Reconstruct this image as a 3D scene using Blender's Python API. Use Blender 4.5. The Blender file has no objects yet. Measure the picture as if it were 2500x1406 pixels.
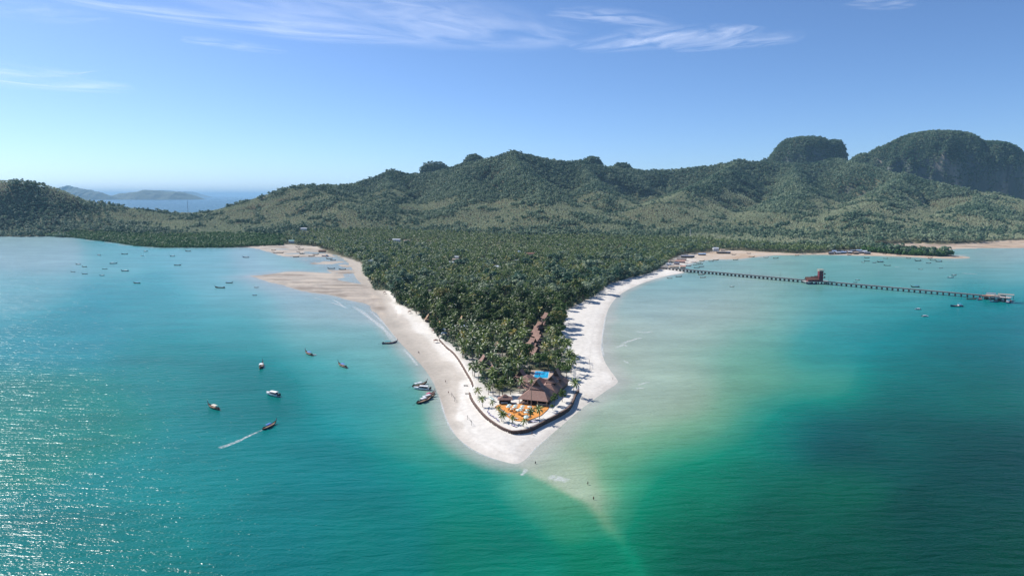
import bpy, bmesh, math, random, colorsys
import numpy as np
from mathutils import Vector, Matrix

random.seed(7)
rng = np.random.default_rng(11)
R = math.radians
scene = bpy.context.scene

# ------------------------------------------------------------------ camera
CAM_H = 120.0
FOC = 1667.0            # focal length in photo pixels (photo 2500 x 1406)
PITCH = R(7.69)
cam_data = bpy.data.cameras.new('camera')
cam_data.sensor_width = 36.0
cam_data.lens = 36.0 * FOC / 2500.0
cam_data.clip_start = 1.0
cam_data.clip_end = 400000.0
cam = bpy.data.objects.new('camera', cam_data)
scene.collection.objects.link(cam)
cam.location = (0, 0, CAM_H)
cam.rotation_euler = (R(90) - PITCH, 0, 0)
scene.camera = cam

# ------------------------------------------------------------------ world, sun, exposure
SUN_AZ = R(-55)         # measured from +Y (view direction), negative = towards -X
SUN_EL = R(42)
world = bpy.data.worlds.new('World')
scene.world = world
world.use_nodes = True
wn = world.node_tree.nodes
wl = world.node_tree.links
wn.clear()
w_out = wn.new('ShaderNodeOutputWorld')
w_bg = wn.new('ShaderNodeBackground')
w_sky = wn.new('ShaderNodeTexSky')
w_sky.sky_type = 'NISHITA'
w_sky.sun_disc = False
w_sky.sun_elevation = SUN_EL
w_sky.sun_rotation = SUN_AZ
w_sky.altitude = 0.0
w_sky.air_density = 0.65
w_sky.dust_density = 0.4
w_sky.ozone_density = 8.0
w_bg.inputs['Strength'].default_value = 0.126
wl.new(w_sky.outputs['Color'], w_bg.inputs['Color'])
wl.new(w_bg.outputs['Background'], w_out.inputs['Surface'])

sun_data = bpy.data.lights.new('sun', 'SUN')
sun_data.energy = 4.9
sun_data.angle = R(0.53)
sun_data.color = (1.0, 0.965, 0.91)
sun = bpy.data.objects.new('sun', sun_data)
scene.collection.objects.link(sun)
SUN_DIR = Vector((math.sin(SUN_AZ) * math.cos(SUN_EL), math.cos(SUN_AZ) * math.cos(SUN_EL), math.sin(SUN_EL)))
sun.rotation_euler = SUN_DIR.to_track_quat('Z', 'Y').to_euler()
sun.location = (0, 0, 900)

scene.view_settings.view_transform = 'Standard'
scene.view_settings.look = 'None'
scene.view_settings.exposure = 0.25
scene.view_settings.gamma = 1.0
scene.view_settings.use_curve_mapping = False
scene.cycles.max_bounces = 6
scene.cycles.diffuse_bounces = 2
scene.cycles.glossy_bounces = 2
scene.cycles.transmission_bounces = 2
scene.cycles.volume_bounces = 1
scene.cycles.transparent_max_bounces = 12
scene.cycles.sample_clamp_indirect = 4.0
scene.cycles.sample_clamp_direct = 20.0
scene.cycles.use_denoising = True

# ------------------------------------------------------------------ pixel <-> place
CP, SP = math.cos(PITCH), math.sin(PITCH)
def ray(px, py):
    x = (px - 1250.0) / FOC
    y = -(py - 703.0) / FOC
    return (x, CP + y * SP, -SP + y * CP)
def at(px, py, z=0.0):
    """ground point (at height z) that the photograph shows at px, py"""
    d = ray(px, py)
    t = (z - CAM_H) / d[2]
    return Vector((d[0] * t, d[1] * t, z))
def at_dist(px, py, D):
    d = ray(px, py)
    t = D / d[1]
    return Vector((d[0] * t, D, CAM_H + d[2] * t))
def project(x, y, z):
    """inverse of at(): world arrays -> photo pixel arrays (used to look up land-use zones)"""
    zz = z - CAM_H
    fwd = y * CP - zz * SP
    up = y * SP + zz * CP
    return 1250.0 + FOC * x / fwd, 703.0 - FOC * up / fwd
def mpp(px, py, z=0.0):
    p = at(px, py, z)
    return math.sqrt(p.x ** 2 + p.y ** 2 + (CAM_H - z) ** 2) / FOC

# ------------------------------------------------------------------ numpy helpers
def hash2(ix, iy, seed):
    h = (ix.astype(np.int64) * 374761393 + iy.astype(np.int64) * 668265263 + seed * 974634777) & 0xFFFFFFFF
    h = ((h ^ (h >> 13)) * 1274126177) & 0xFFFFFFFF
    h = h ^ (h >> 16)
    return (h & 0xFFFFFF) / float(0xFFFFFF)
def vnoise(x, y, seed=0):
    ix = np.floor(x); iy = np.floor(y)
    fx = x - ix; fy = y - iy
    fx = fx * fx * fx * (fx * (fx * 6 - 15) + 10); fy = fy * fy * fy * (fy * (fy * 6 - 15) + 10)
    a = hash2(ix, iy, seed); b = hash2(ix + 1, iy, seed); c = hash2(ix, iy + 1, seed); d = hash2(ix + 1, iy + 1, seed)
    return (a * (1 - fx) + b * fx) * (1 - fy) + (c * (1 - fx) + d * fx) * fy
def fbm(x, y, scale, octaves=4, seed=0, gain=0.5):
    s = np.zeros_like(x, dtype=float); amp = 1.0; tot = 0.0; f = 1.0 / scale
    for o in range(octaves):
        s += amp * (vnoise(x * f + 17.3 * o, y * f - 9.1 * o, seed + o) - 0.5) * 2
        tot += amp; amp *= gain; f *= 2.03
    return s / tot
def smooth(e0, e1, v):
    t = np.clip((v - e0) / (e1 - e0), 0, 1)
    return t * t * (3 - 2 * t)
def catmull(pts, n=6):
    P = np.array(pts, float)
    out = []
    for i in range(len(P) - 1):
        p0 = P[max(i - 1, 0)]; p1 = P[i]; p2 = P[i + 1]; p3 = P[min(i + 2, len(P) - 1)]
        for k in range(n):
            t = k / n
            out.append(0.5 * ((2 * p1) + (-p0 + p2) * t + (2 * p0 - 5 * p1 + 4 * p2 - p3) * t * t + (-p0 + 3 * p1 - 3 * p2 + p3) * t ** 3))
    out.append(P[-1])
    return np.array(out)
def seg_dist(x, y, poly):
    """distance from points to a polyline"""
    best = np.full(x.shape, 1e18)
    for i in range(len(poly) - 1):
        ax, ay = poly[i][0], poly[i][1]; bx, by = poly[i + 1][0], poly[i + 1][1]
        dx, dy = bx - ax, by - ay
        L = dx * dx + dy * dy + 1e-12
        t = np.clip(((x - ax) * dx + (y - ay) * dy) / L, 0, 1)
        d = (x - ax - t * dx) ** 2 + (y - ay - t * dy) ** 2
        np.minimum(best, d, out=best)
    return np.sqrt(best)
def inside(x, y, poly):
    res = np.zeros(x.shape, bool)
    n = len(poly)
    j = n - 1
    for i in range(n):
        xi, yi = poly[i][0], poly[i][1]; xj, yj = poly[j][0], poly[j][1]
        if yi != yj:
            c = ((yi > y) != (yj > y)) & (x < (xj - xi) * (y - yi) / (yj - yi) + xi)
            res ^= c
        j = i
    return res
def sdf(x, y, poly):
    d = seg_dist(x, y, np.vstack([poly, poly[:1]]))
    return np.where(inside(x, y, poly), d, -d)

# ------------------------------------------------------------------ materials
MATS = {}
def srgb(r, g, b):
    f = lambda c: c / 12.92 if c <= 0.04045 else ((c + 0.055) / 1.055) ** 2.4
    return (f(r / 255.0), f(g / 255.0), f(b / 255.0), 1.0)
def new_mat(name):
    m = bpy.data.materials.new(name); m.use_nodes = True
    nt = m.node_tree; nt.nodes.clear()
    out = nt.nodes.new('ShaderNodeOutputMaterial')
    return m, nt, out
def simple(name, col, rough=0.7, metal=0.0, var=0.12, scale=1.5, spec=0.4, bump=0.0):
    """painted / wooden / fabric surface: base colour broken up by two noises"""
    if name in MATS: return MATS[name]
    m, nt, out = new_mat(name)
    b = nt.nodes.new('ShaderNodeBsdfPrincipled')
    tc = nt.nodes.new('ShaderNodeTexCoord')
    nz = nt.nodes.new('ShaderNodeTexNoise'); nz.inputs['Scale'].default_value = scale; nz.inputs['Detail'].default_value = 5
    nt.links.new(tc.outputs['Object'], nz.inputs['Vector'])
    mr = nt.nodes.new('ShaderNodeMapRange'); mr.inputs[1].default_value = 0.3; mr.inputs[2].default_value = 0.7
    mr.inputs[3].default_value = 1 - var * 1.6; mr.inputs[4].default_value = 1 + var
    nt.links.new(nz.outputs['Fac'], mr.inputs[0])
    mx = nt.nodes.new('ShaderNodeMix'); mx.data_type = 'RGBA'; mx.blend_type = 'MULTIPLY'; mx.inputs[0].default_value = 1
    c = col if len(col) == 4 else (*col, 1)
    mx.inputs[6].default_value = c
    nt.links.new(mr.outputs[0], mx.inputs[7])
    nt.links.new(mx.outputs[2], b.inputs['Base Color'])
    b.inputs['Roughness'].default_value = rough
    b.inputs['Metallic'].default_value = metal
    b.inputs['Specular IOR Level'].default_value = spec
    if bump:
        bp = nt.nodes.new('ShaderNodeBump'); bp.inputs['Strength'].default_value = bump; bp.inputs['Distance'].default_value = 0.1
        nt.links.new(nz.outputs['Fac'], bp.inputs['Height']); nt.links.new(bp.outputs[0], b.inputs['Normal'])
    nt.links.new(b.outputs[0], out.inputs['Surface'])
    MATS[name] = m
    return m
def leaf_mat(name, c_dark, c_light, c_warm, instancer=False, gloss=0.35, trans=0.3, warm_at=0.93):
    """foliage: colour per tree (tint), plus small variation inside each crown"""
    m, nt, out = new_mat(name)
    N, L = nt.nodes, nt.links
    if instancer:
        a = N.new('ShaderNodeAttribute'); a.attribute_type = 'INSTANCER'; a.attribute_name = 'tint'; tint = a.outputs['Fac']
    else:
        a = N.new('ShaderNodeAttribute'); a.attribute_type = 'OBJECT'; a.attribute_name = 'tint'; tint = a.outputs['Fac']
    geo = N.new('ShaderNodeNewGeometry')
    isl = geo.outputs['Random Per Island']
    ad = N.new('ShaderNodeMath'); ad.operation = 'MULTIPLY_ADD'
    L.new(isl, ad.inputs[0]); ad.inputs[1].default_value = 0.42; 
    sb = N.new('ShaderNodeMath'); sb.operation = 'SUBTRACT'; L.new(tint, sb.inputs[0]); sb.inputs[1].default_value = 0.21
    L.new(sb.outputs[0], ad.inputs[2])
    cr = N.new('ShaderNodeValToRGB')
    e = cr.color_ramp.elements
    e[0].position = 0.0; e[0].color = (*c_dark, 1)
    e[1].position = 0.75; e[1].color = (*c_light, 1)
    e2 = e.new(warm_at); e2.color = (*c_warm, 1)
    L.new(ad.outputs[0], cr.inputs[0])
    p = N.new('ShaderNodeBsdfPrincipled')
    p.inputs['Roughness'].default_value = 0.5; p.inputs['Specular IOR Level'].default_value = gloss
    t = N.new('ShaderNodeBsdfTranslucent')
    L.new(cr.outputs[0], p.inputs['Base Color']); L.new(cr.outputs[0], t.inputs['Color'])
    mx = N.new('ShaderNodeMixShader'); mx.inputs[0].default_value = trans
    L.new(p.outputs[0], mx.inputs[1]); L.new(t.outputs[0], mx.inputs[2])
    L.new(mx.outputs[0], out.inputs['Surface'])
    MATS[name] = m
    return m

# ------------------------------------------------------------------ objects
C = scene.collection
def tag(o, label=None, cat=None, group=None, kind=None):
    if label: o['label'] = label
    if cat: o['category'] = cat
    if group: o['group'] = group
    if kind: o['kind'] = kind
    return o
def empty(name, loc, rz=0.0):
    o = bpy.data.objects.new(name, None)
    o.empty_display_size = 0.5
    C.objects.link(o)
    o.location = loc; o.rotation_euler = (0, 0, rz)
    return o
def mesh_np(name, verts, faces, smooth_shade=False):
    """verts (N,3); faces (M,4) or (M,3) int array"""
    me = bpy.data.meshes.new(name)
    V = np.asarray(verts, np.float32); F = np.asarray(faces, np.int32)
    k = F.shape[1]
    me.vertices.add(len(V)); me.vertices.foreach_set('co', V.ravel())
    me.loops.add(F.size); me.loops.foreach_set('vertex_index', F.ravel())
    me.polygons.add(len(F))
    me.polygons.foreach_set('loop_start', np.arange(0, F.size, k, dtype=np.int32))
    me.polygons.foreach_set('loop_total', np.full(len(F), k, np.int32))
    if smooth_shade:
        me.polygons.foreach_set('use_smooth', np.ones(len(F), bool))
    me.update(calc_edges=True)
    return me
def link_obj(name, me, mat=None, parent=None, loc=(0, 0, 0)):
    o = bpy.data.objects.new(name, me)
    C.objects.link(o)
    if mat and not me.materials: me.materials.append(mat)
    if parent: o.parent = parent
    o.location = loc
    return o
class MB:
    """collects boxes, bars, prisms and roofs into one mesh"""
    def __init__(s): s.v = []; s.f = []
    def add(s, vs, fs):
        b = len(s.v); s.v += [tuple(v) for v in vs]; s.f += [tuple(b + i for i in f) for f in fs]
        return s
    def box(s, x0, x1, y0, y1, z0, z1):
        return s.add([(x0, y0, z0), (x1, y0, z0), (x1, y1, z0), (x0, y1, z0), (x0, y0, z1), (x1, y0, z1), (x1, y1, z1), (x0, y1, z1)],
                     [(0, 3, 2, 1), (4, 5, 6, 7), (0, 1, 5, 4), (1, 2, 6, 5), (2, 3, 7, 6), (3, 0, 4, 7)])
    def bar(s, a, b, r, n=6, r2=None):
        a = Vector(a); b = Vector(b); d = (b - a)
        if d.length < 1e-6: return s
        q = d.to_track_quat('Z', 'Y'); r2 = r if r2 is None else r2
        ring = []
        for (c, rr) in ((a, r), (b, r2)):
            for i in range(n):
                t = 2 * math.pi * i / n
                ring.append(c + q @ Vector((rr * math.cos(t), rr * math.sin(t), 0)))
        fs = [(i, (i + 1) % n, n + (i + 1) % n, n + i) for i in range(n)]
        fs += [tuple(range(n - 1, -1, -1)), tuple(range(n, 2 * n))]
        return s.add(ring, fs)
    def tube(s, pts, rads, n=6):
        rings = []; base = len(s.v)
        for k, p in enumerate(pts):
            p = Vector(p)
            d = Vector(pts[min(k + 1, len(pts) - 1)]) - Vector(pts[max(k - 1, 0)])
            q = d.to_track_quat('Z', 'Y')
            for i in range(n):
                t = 2 * math.pi * i / n
                s.v.append(tuple(p + q @ Vector((rads[k] * math.cos(t), rads[k] * math.sin(t), 0))))
        for k in range(len(pts) - 1):
            for i in range(n):
                a = base + k * n + i; b = base + k * n + (i + 1) % n
                s.f.append((a, b, b + n, a + n))
        s.f.append(tuple(base + i for i in range(n - 1, -1, -1)))
        e = base + (len(pts) - 1) * n
        s.f.append(tuple(e + i for i in range(n)))
        return s
    def hip(s, x0, x1, y0, y1, z0, zr, rx0, rx1, ry0, ry1, th=0.18):
        """hip / pyramid roof: eaves rectangle at z0, top rectangle (may be a line or point) at zr, with thickness"""
        lo = [(x0, y0, z0 - th), (x1, y0, z0 - th), (x1, y1, z0 - th), (x0, y1, z0 - th)]
        ev = [(x0, y0, z0), (x1, y0, z0), (x1, y1, z0), (x0, y1, z0)]
        tp = [(rx0, ry0, zr), (rx1, ry0, zr), (rx1, ry1, zr), (rx0, ry1, zr)]
        return s.add(lo + ev + tp, [(3, 2, 1, 0), (0, 1, 5, 4), (1, 2, 6, 5), (2, 3, 7, 6), (3, 0, 4, 7),
                                    (4, 5, 9, 8), (5, 6, 10, 9), (6, 7, 11, 10), (7, 4, 8, 11), (8, 9, 10, 11)])
    def gable(s, x0, x1, y0, y1, z0, zr, th=0.15, flare=0.0):
        """gable roof, ridge along y; flare bends the lower half outwards"""
        xm = (x0 + x1) / 2
        zq = z0 + (zr - z0) * (0.5 - flare)
        xa = (x0 + xm) / 2; xb = (x1 + xm) / 2
        prof = [(x0, z0), (xa, zq), (xm, zr), (xb, zq), (x1, z0), (x1, z0 - th), (xb, zq - th), (xm, zr - th), (xa, zq - th), (x0, z0 - th)]
        n = len(prof)
        vs = [(x, y0, z) for x, z in prof] + [(x, y1, z) for x, z in prof]
        fs = [(i, n + i, n + (i + 1) % n, (i + 1) % n) for i in range(n)]
        fs += [(0, 1, 8, 9), (1, 2, 7, 8), (2, 3, 6, 7), (3, 4, 5, 6)]
        fs += [tuple(n + i for i in reversed(q)) for q in [(0, 1, 8, 9), (1, 2, 7, 8), (2, 3, 6, 7), (3, 4, 5, 6)]]
        return s.add(vs, fs)
    def poly_prism(s, pts, z0, z1):
        n = len(pts)
        vs = [(p[0], p[1], z0) for p in pts] + [(p[0], p[1], z1) for p in pts]
        return s.add(vs, [(i, (i + 1) % n, n + (i + 1) % n, n + i) for i in range(n)] + [tuple(range(n - 1, -1, -1)), tuple(range(n, 2 * n))])
    def mesh(s, name):
        me = bpy.data.meshes.new(name); me.from_pydata(s.v, [], s.f)
        bm = bmesh.new(); bm.from_mesh(me); bmesh.ops.recalc_face_normals(bm, faces=bm.faces); bm.to_mesh(me); bm.free()
        return me
    def build(s, name, mat, parent=None, shade=False):
        me = s.mesh(name)
        if shade:
            me.polygons.foreach_set('use_smooth', np.ones(len(me.polygons), bool))
        return link_obj(name, me, mat, parent)
def copy_tree(o, parent=None):
    c = o.copy(); C.objects.link(c)
    if parent: c.parent = parent
    for ch in list(KIDS.get(o.name, [])): copy_tree(ch, c)
    return c
KIDS = {}
def freeze(root):
    """remember the children of a prototype so that copies can be made without searching the scene"""
    for o in [root] + list(root.children):
        KIDS[o.name] = list(o.children)
    return root

# ================================================================== TERRAIN
S = 1.2   # all hill distances below were measured for a 100 m high camera
def px_poly(pts, z=0.0):
    return np.array([[at(a, b, z).x, at(a, b, z).y] for a, b in pts])
COAST_PX = [(-420, 590), (-250, 585), (-80, 579), (0, 577), (60, 578), (110, 577), (200, 582), (280, 591), (330, 599), (400, 602), (470, 603), (540, 603), (600, 604), (640, 607),
            (690, 606), (740, 607), (790, 616), (830, 629), (848, 645), (862, 665), (872, 682), (890, 700), (905, 730), (912, 752),
            (935, 785), (968, 826), (1002, 862), (1035, 898), (1056, 930), (1070, 962), (1082, 1000), (1097, 1038), (1118, 1068), (1150, 1093), (1190, 1113),
            (1230, 1126), (1262, 1131), (1286, 1118), (1308, 1092), (1340, 1065), (1375, 1035), (1410, 1005), (1442, 980), (1480, 953), (1507, 934), (1500, 918),
            (1488, 902), (1475, 880), (1468, 850), (1472, 805), (1480, 768), (1492, 742), (1511, 721), (1537, 705), (1572, 690), (1602, 680), (1640, 671), (1668, 666),
            (1662, 660), (1640, 655), (1660, 650), (1690, 642), (1725, 635), (1765, 633), (1805, 632), (1840, 628), (1880, 624), (1950, 622), (2030, 622), (2100, 624),
            (2200, 626), (2270, 630), (2325, 631), (2372, 629), (2320, 623), (2278, 615), (2310, 609), (2370, 606), (2440, 606), (2500, 605), (2700, 603), (3000, 602)]
coast_near = catmull(px_poly(COAST_PX), 4)
coast_far = np.array([[3400, 2600], [3400, 4300], [2400, 4900], [1000, 4700], [200, 4350], [-500, 3900], [-1000, 3400], [-1500, 3000], [-2600, 2900], [-2600, 1900]]) * [1.0, 1.0]
COAST = np.vstack([coast_near, coast_far])
# tidal flat and sand bar (low, nearly level sand)
BAR = catmull(px_poly([(612, 674), (660, 669), (700, 664), (745, 664), (800, 667), (838, 671), (842, 677), (824, 682), (850, 689), (890, 697), (915, 712), (935, 740), (940, 775), (925, 765), (905, 747), (868, 735), (818, 722), (760, 713), (700, 700), (650, 685), (612, 674)]), 4)[:-1]
FLAT = catmull(px_poly([(600, 603), (650, 601), (720, 600), (790, 610), (840, 632), (865, 665), (830, 668), (790, 660), (740, 640), (690, 627), (640, 612), (600, 603)]), 4)[:-1]
FLAT_R = catmull(px_poly([(2125, 598), (2220, 594), (2300, 596), (2400, 594), (2510, 592), (2700, 590), (2700, 604), (2500, 606), (2370, 607), (2300, 610), (2262, 615), (2200, 612), (2125, 598)]), 4)[:-1]
# level ground behind the resort's sea wall
WALL_PX = [(1072, 828), (1089, 846), (1107, 861), (1122, 881), (1138, 908), (1149, 927), (1154, 943), (1146, 958), (1153, 976), (1167, 995), (1182, 1012), (1196, 1024), (1220, 1040), (1240, 1049), (1253, 1052), (1276, 1050),
           (1297, 1044), (1328, 1028), (1359, 1012), (1387, 995), (1398, 980), (1406, 961), (1413, 951)]
PLAT_Z = 2.7
wall_line = catmull(px_poly(WALL_PX, PLAT_Z), 4)
plat_back = px_poly([(1408, 930), (1398, 880), (1388, 830), (1380, 795), (1300, 770), (1150, 780), (1080, 800)], PLAT_Z)
PLAT = np.vstack([wall_line, plat_back])
# where vegetation covers the ground
VEG_PX = [(-420, 589.5), (-250, 584.6), (-80, 578.6), (0, 576.6), (60, 577.4), (110, 576.5), (200, 581.3), (280, 590), (330, 597.5), (400, 599), (470, 600), (540, 599), (600, 600), (640, 599), (690, 597), (735, 599), (775, 603), (800, 616), (850, 630),
          (884, 645), (890, 668), (903, 690), (905, 704), (950, 710), (962, 735), (985, 748), (1012, 762), (1040, 790), (1066, 822), (1095, 848), (1120, 868), (1142, 905), (1165, 935), (1180, 965), (1230, 975), (1290, 965), (1385, 930), (1396, 905),
          (1390, 860), (1378, 810), (1378, 780), (1392, 755), (1420, 740), (1455, 722), (1478, 706), (1500, 690), (1560, 674), (1605, 660), (1625, 645), (1648, 630), (1672, 622), (1700, 619), (1760, 612), (1800, 612), (1870, 615), (1950, 618), (2030, 616), (2060, 612), (2130, 615), (2180, 620),
          (2240, 623), (2300, 626), (2326, 624), (2290, 619), (2180, 612), (2130, 603), (2150, 596), (2230, 593), (2300, 595), (2400, 592), (2500, 588), (2700, 586), (3000, 584)]
VEG = np.vstack([catmull(px_poly(VEG_PX, 2.0), 3), coast_far])

RIDGES = [
    # (px, py of skyline, distance), half width
    ([(-300, 490, 2050), (-150, 468, 2000), (0, 444, 1950), (60, 426, 1900), (135, 452, 1950), (210, 486, 2000), (330, 511, 2100), (400, 518, 2200), (480, 519, 2300), (560, 513, 2350), (620, 497, 2300), (700, 466, 2250), (735, 459, 2250), (770, 463, 2300)], 190),
    ([(735, 460, 2250), (800, 454, 2500), (860, 450, 2650), (900, 435, 2750), (950, 420, 2800), (1000, 427, 2800), (1060, 423, 2750), (1125, 408, 2700), (1200, 385, 2650), (1250, 379, 2650), (1300, 384, 2700), (1350, 393, 2750), (1420, 402, 2850), (1500, 411, 2900), (1560, 419, 3000), (1640, 418, 3050), (1720, 410, 3000), (1800, 400, 2950), (1860, 400, 2950), (1950, 405, 3000), (2050, 397, 3000), (2120, 408, 2900)], 260),
    ([(1250, 379, 2650), (1275, 420, 2350), (1320, 470, 2050), (1345, 515, 1800)], 190),
    ([(1130, 408, 2700), (1150, 465, 2250), (1165, 508, 1950)], 180),
    ([(950, 420, 2800), (955, 468, 2350), (900, 508, 2000)], 180),
    ([(735, 459, 2250), (800, 482, 2050), (870, 505, 1900)], 170),
    ([(1420, 402, 2850), (1450, 450, 2450), (1480, 495, 2100)], 150),
    ([(1800, 400, 2950), (1755, 432, 2600), (1655, 475, 2250), (1600, 502, 2000)], 170),
    ([(2050, 397, 3000), (2120, 408, 2750), (2200, 436, 2550), (2300, 458, 2400), (2420, 478, 2250), (2520, 494, 2100), (2700, 510, 2000)], 230),
    ([(1930, 412, 2900), (1950, 470, 2350), (1900, 515, 1950)], 170),
    ([(2200, 436, 2550), (2130, 490, 2050), (2050, 530, 1750)], 160),
    ([(60, 426, 1900), (130, 480, 1750), (180, 520, 1600)], 170),
    ([(-150, 468, 2000), (-60, 500, 1700), (-20, 530, 1550)], 170),
    ([(2420, 478, 2250), (2380, 520, 1900)], 150),
]
DOMES = [  # limestone knolls: px, top y, distance, half width px, half depth m, steepness
    (1055, 396, 3300, 64, 130, 5), (1158, 379, 3200, 42, 100, 5), (1445, 384, 3150, 40, 95, 5), (1518, 400, 3150, 44, 95, 5),
    (1712, 408, 3200, 26, 80, 5), (1968, 336, 3450, 104, 190, 5), (2030, 344, 3500, 40, 120, 7),
    (1938, 341, 3450, 66, 180, 3), (1900, 366, 3430, 56, 160, 2.6), (1868, 388, 3400, 46, 150, 2.4), (2290, 322, 3150, 165, 260, 4.5), (2400, 348, 3100, 88, 220, 6), (2180, 356, 3200, 95, 180, 4), (2490, 412, 3050, 30, 150, 5), (2110, 376, 3250, 55, 140, 4),
]
_rid = []
for pts, w in RIDGES:
    P = np.array([list(at_dist(a, b, d * S)) for a, b, d in pts])
    P[:, 2] -= 13.0
    _rid.append((P, w * S))
def hill_height(x, y):
    wx = x + 60 * fbm(x, y, 420, 3, 31) + 22 * fbm(x, y, 120, 2, 33)
    wy = y + 60 * fbm(x, y, 420, 3, 32) + 22 * fbm(x, y, 120, 2, 34)
    acc = np.zeros_like(x); dmin = np.full(x.shape, 9.0)
    pw = 12.0
    for P, w in _rid:
        best = np.full(x.shape, 1e18); zt = np.zeros_like(x)
        # near the ridge line itself the warp is faded out so that the skyline stays put
        for i in range(len(P) - 1):
            ax, ay, az = P[i]; bx, by, bz = P[i + 1]
            dx, dy = bx - ax, by - ay
            L = dx * dx + dy * dy
            t = np.clip(((x * 0.5 + wx * 0.5 - ax) * dx + (y * 0.5 + wy * 0.5 - ay) * dy) / L, 0, 1)
            d = (x * 0.5 + wx * 0.5 - ax - t * dx) ** 2 + (y * 0.5 + wy * 0.5 - ay - t * dy) ** 2
            m = d < best
            best = np.where(m, d, best); zt = np.where(m, az + t * (bz - az), zt)
        d = np.sqrt(best) / w
        dmin = np.minimum(dmin, d)
        h = np.maximum(zt, 0) * (0.6 * np.exp(-(d ** 2) * 0.9) + 0.4 * np.exp(-d * 1.1))
        acc += np.maximum(h, 0) ** pw
    h = acc ** (1 / pw)
    # gullies
    g = np.abs(fbm(wx, wy, 260, 4, 51))
    h = h * (1 - 0.30 * np.exp(-(g / 0.09) ** 2) * smooth(15, 70, h) * smooth(0.2, 0.7, dmin)) + fbm(x, y, 90, 3, 55) * 3 * smooth(8, 60, h)
    return h
def dome_height(x, y):
    h = np.zeros_like(x)
    for px, py, D, hw, hd, k in DOMES:
        c = at_dist(px, py, D * S)
        wpx = hw * (D * S) / FOC / CP
        ang = 0.25 * fbm(x, y, 110, 3, 71) + 0.1 * fbm(x, y, 35, 2, 72)
        r = np.sqrt(((x - c.x) / wpx) ** 2 + ((y - c.y) / (hd * S)) ** 2) * (1 + ang * 0.55)
        # flat-topped bell with cliff-like sides
        prof = np.clip(1 - np.clip(r / 1.06, 0, 2) ** (k * 0.62), 0, 1) ** 0.6
        h = np.maximum(h, (c.z - 8) * prof)
    return h
def ground(x, y, parts=False):
    x = np.asarray(x, float); y = np.asarray(y, float)
    dc = sdf(x, y, COAST)
    # beach and plain
    h = np.where(dc > 0, 1.9 * (1 - np.exp(-np.maximum(dc, 0) / 17.0)) + 0.011 * np.maximum(dc - 60, 0), 0.05 * dc)
    h = np.maximum(h, -3.0)
    h = np.minimum(h, 22 + 0 * h)
    far = y > 1500
    hh = np.zeros_like(h); dm = np.zeros_like(h)
    if far.any():
        hh[far] = hill_height(x[far], y[far]) * smooth(20, 330, dc[far]) * smooth(1500, 1900, y[far])
        dm[far] = dome_height(x[far], y[far])
    h = np.where(far, np.maximum(h, 0) * 1.0 + np.where(dc > 0, 1, 0) * hh, h) if far.any() else h
    h = np.where(far & (dc <= 0), 0.05 * np.maximum(dc, -60), h)
    dome = (dm > h + 2) & (dm > 4) & (dc > 0)
    hd = np.where(dome, dm, h)
    h = hd
    # tidal flats
    near = y < 1800
    fl = np.zeros_like(h)
    if near.any():
        xn, yn = x[near], y[near]
        hb = h[near]
        sb = sdf(xn, yn, BAR)
        n = fbm(xn, yn, 34, 4, 5)
        hb = np.where(sb > -14, np.maximum(np.minimum(hb, 0.5 + 0 * hb), np.clip(sb, -14, 7) * 0.04 + 0.02 + n * 0.30), hb)
        sf = sdf(xn, yn, FLAT)
        nf = fbm(xn * 0.55, yn, 60, 4, 6)
        hb = np.where((sf > 0) & (hb < 0.8), np.maximum(-0.3, np.minimum(np.maximum(hb * 0.3, 0), 0.15) + nf * 0.55 + 0.02 * np.clip(sf, 0, 10) - 0.08), hb)
        sr = sdf(xn, yn, FLAT_R)
        hb = np.where((sr > 0), 0.25 + nf * 0.25, hb)
        fl[near] = np.maximum(np.maximum(smooth(-6, 6, sb), smooth(-6, 6, sf)), smooth(-6, 6, sr))
        # level resort plateau: a clean step at the wall line
        m = yn < 1000
        sp_ = np.full(xn.shape, -99.0)
        if m.any(): sp_[m] = sdf(xn[m], yn[m], PLAT)
        hb = np.where(sp_ > 0.3, np.maximum(hb, PLAT_Z), hb)
        h[near] = hb
    if parts: return h, dc, fl, dome, hh
    return h
def gz(p):
    return float(ground(np.array([p[0]]), np.array([p[1]]))[0])
def on(px, py, guess=2.0):
    """point of the real ground surface seen at px, py"""
    z = guess
    for _ in range(4):
        p = at(px, py, z); z = max(gz(p), 0.0)
    return at(px, py, z)

def hit(px, py, dz=0.0):
    """first place where the line of sight comes down to dz above the ground"""
    d = ray(px, py)
    yy = np.concatenate([np.arange(240, 1000, 6.0), np.arange(1000, 5000, 12.0)])
    t = yy / d[1]
    xx = d[0] * t; zz = CAM_H + d[2] * t
    g = np.maximum(ground(xx, yy), 0) + dz
    i = int(np.argmax(zz <= g))
    if not (zz <= g).any(): i = len(yy) - 1
    i = max(i, 1)
    f0 = zz[i - 1] - g[i - 1]; f1 = zz[i] - g[i]
    f = f0 / (f0 - f1) if f0 != f1 else 0
    y_ = yy[i - 1] + f * (yy[i] - yy[i - 1]); t_ = y_ / d[1]
    return Vector((d[0] * t_, y_, CAM_H + d[2] * t_ - dz))

# ---- grid: rows closer together near by, where the picture shows more
ys = [215.0]
while ys[-1] < 5200:
    v = ys[-1]
    ys.append(v + max(0.7, min(v * v * 1.05e-5 * 1.0, 15.0)))
ys = np.array(ys)
us = np.arange(-0.98, 0.981, 0.0024)
Y, U = np.meshgrid(ys, us, indexing='ij')
X = U * Y
nr, nc = X.shape
hx, dcst, flat_w, dome_m, hill_h = ground(X.ravel(), Y.ravel(), parts=True)
Z = hx.reshape(nr, nc)
veg_sd = sdf(X.ravel(), Y.ravel(), VEG)
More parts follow.
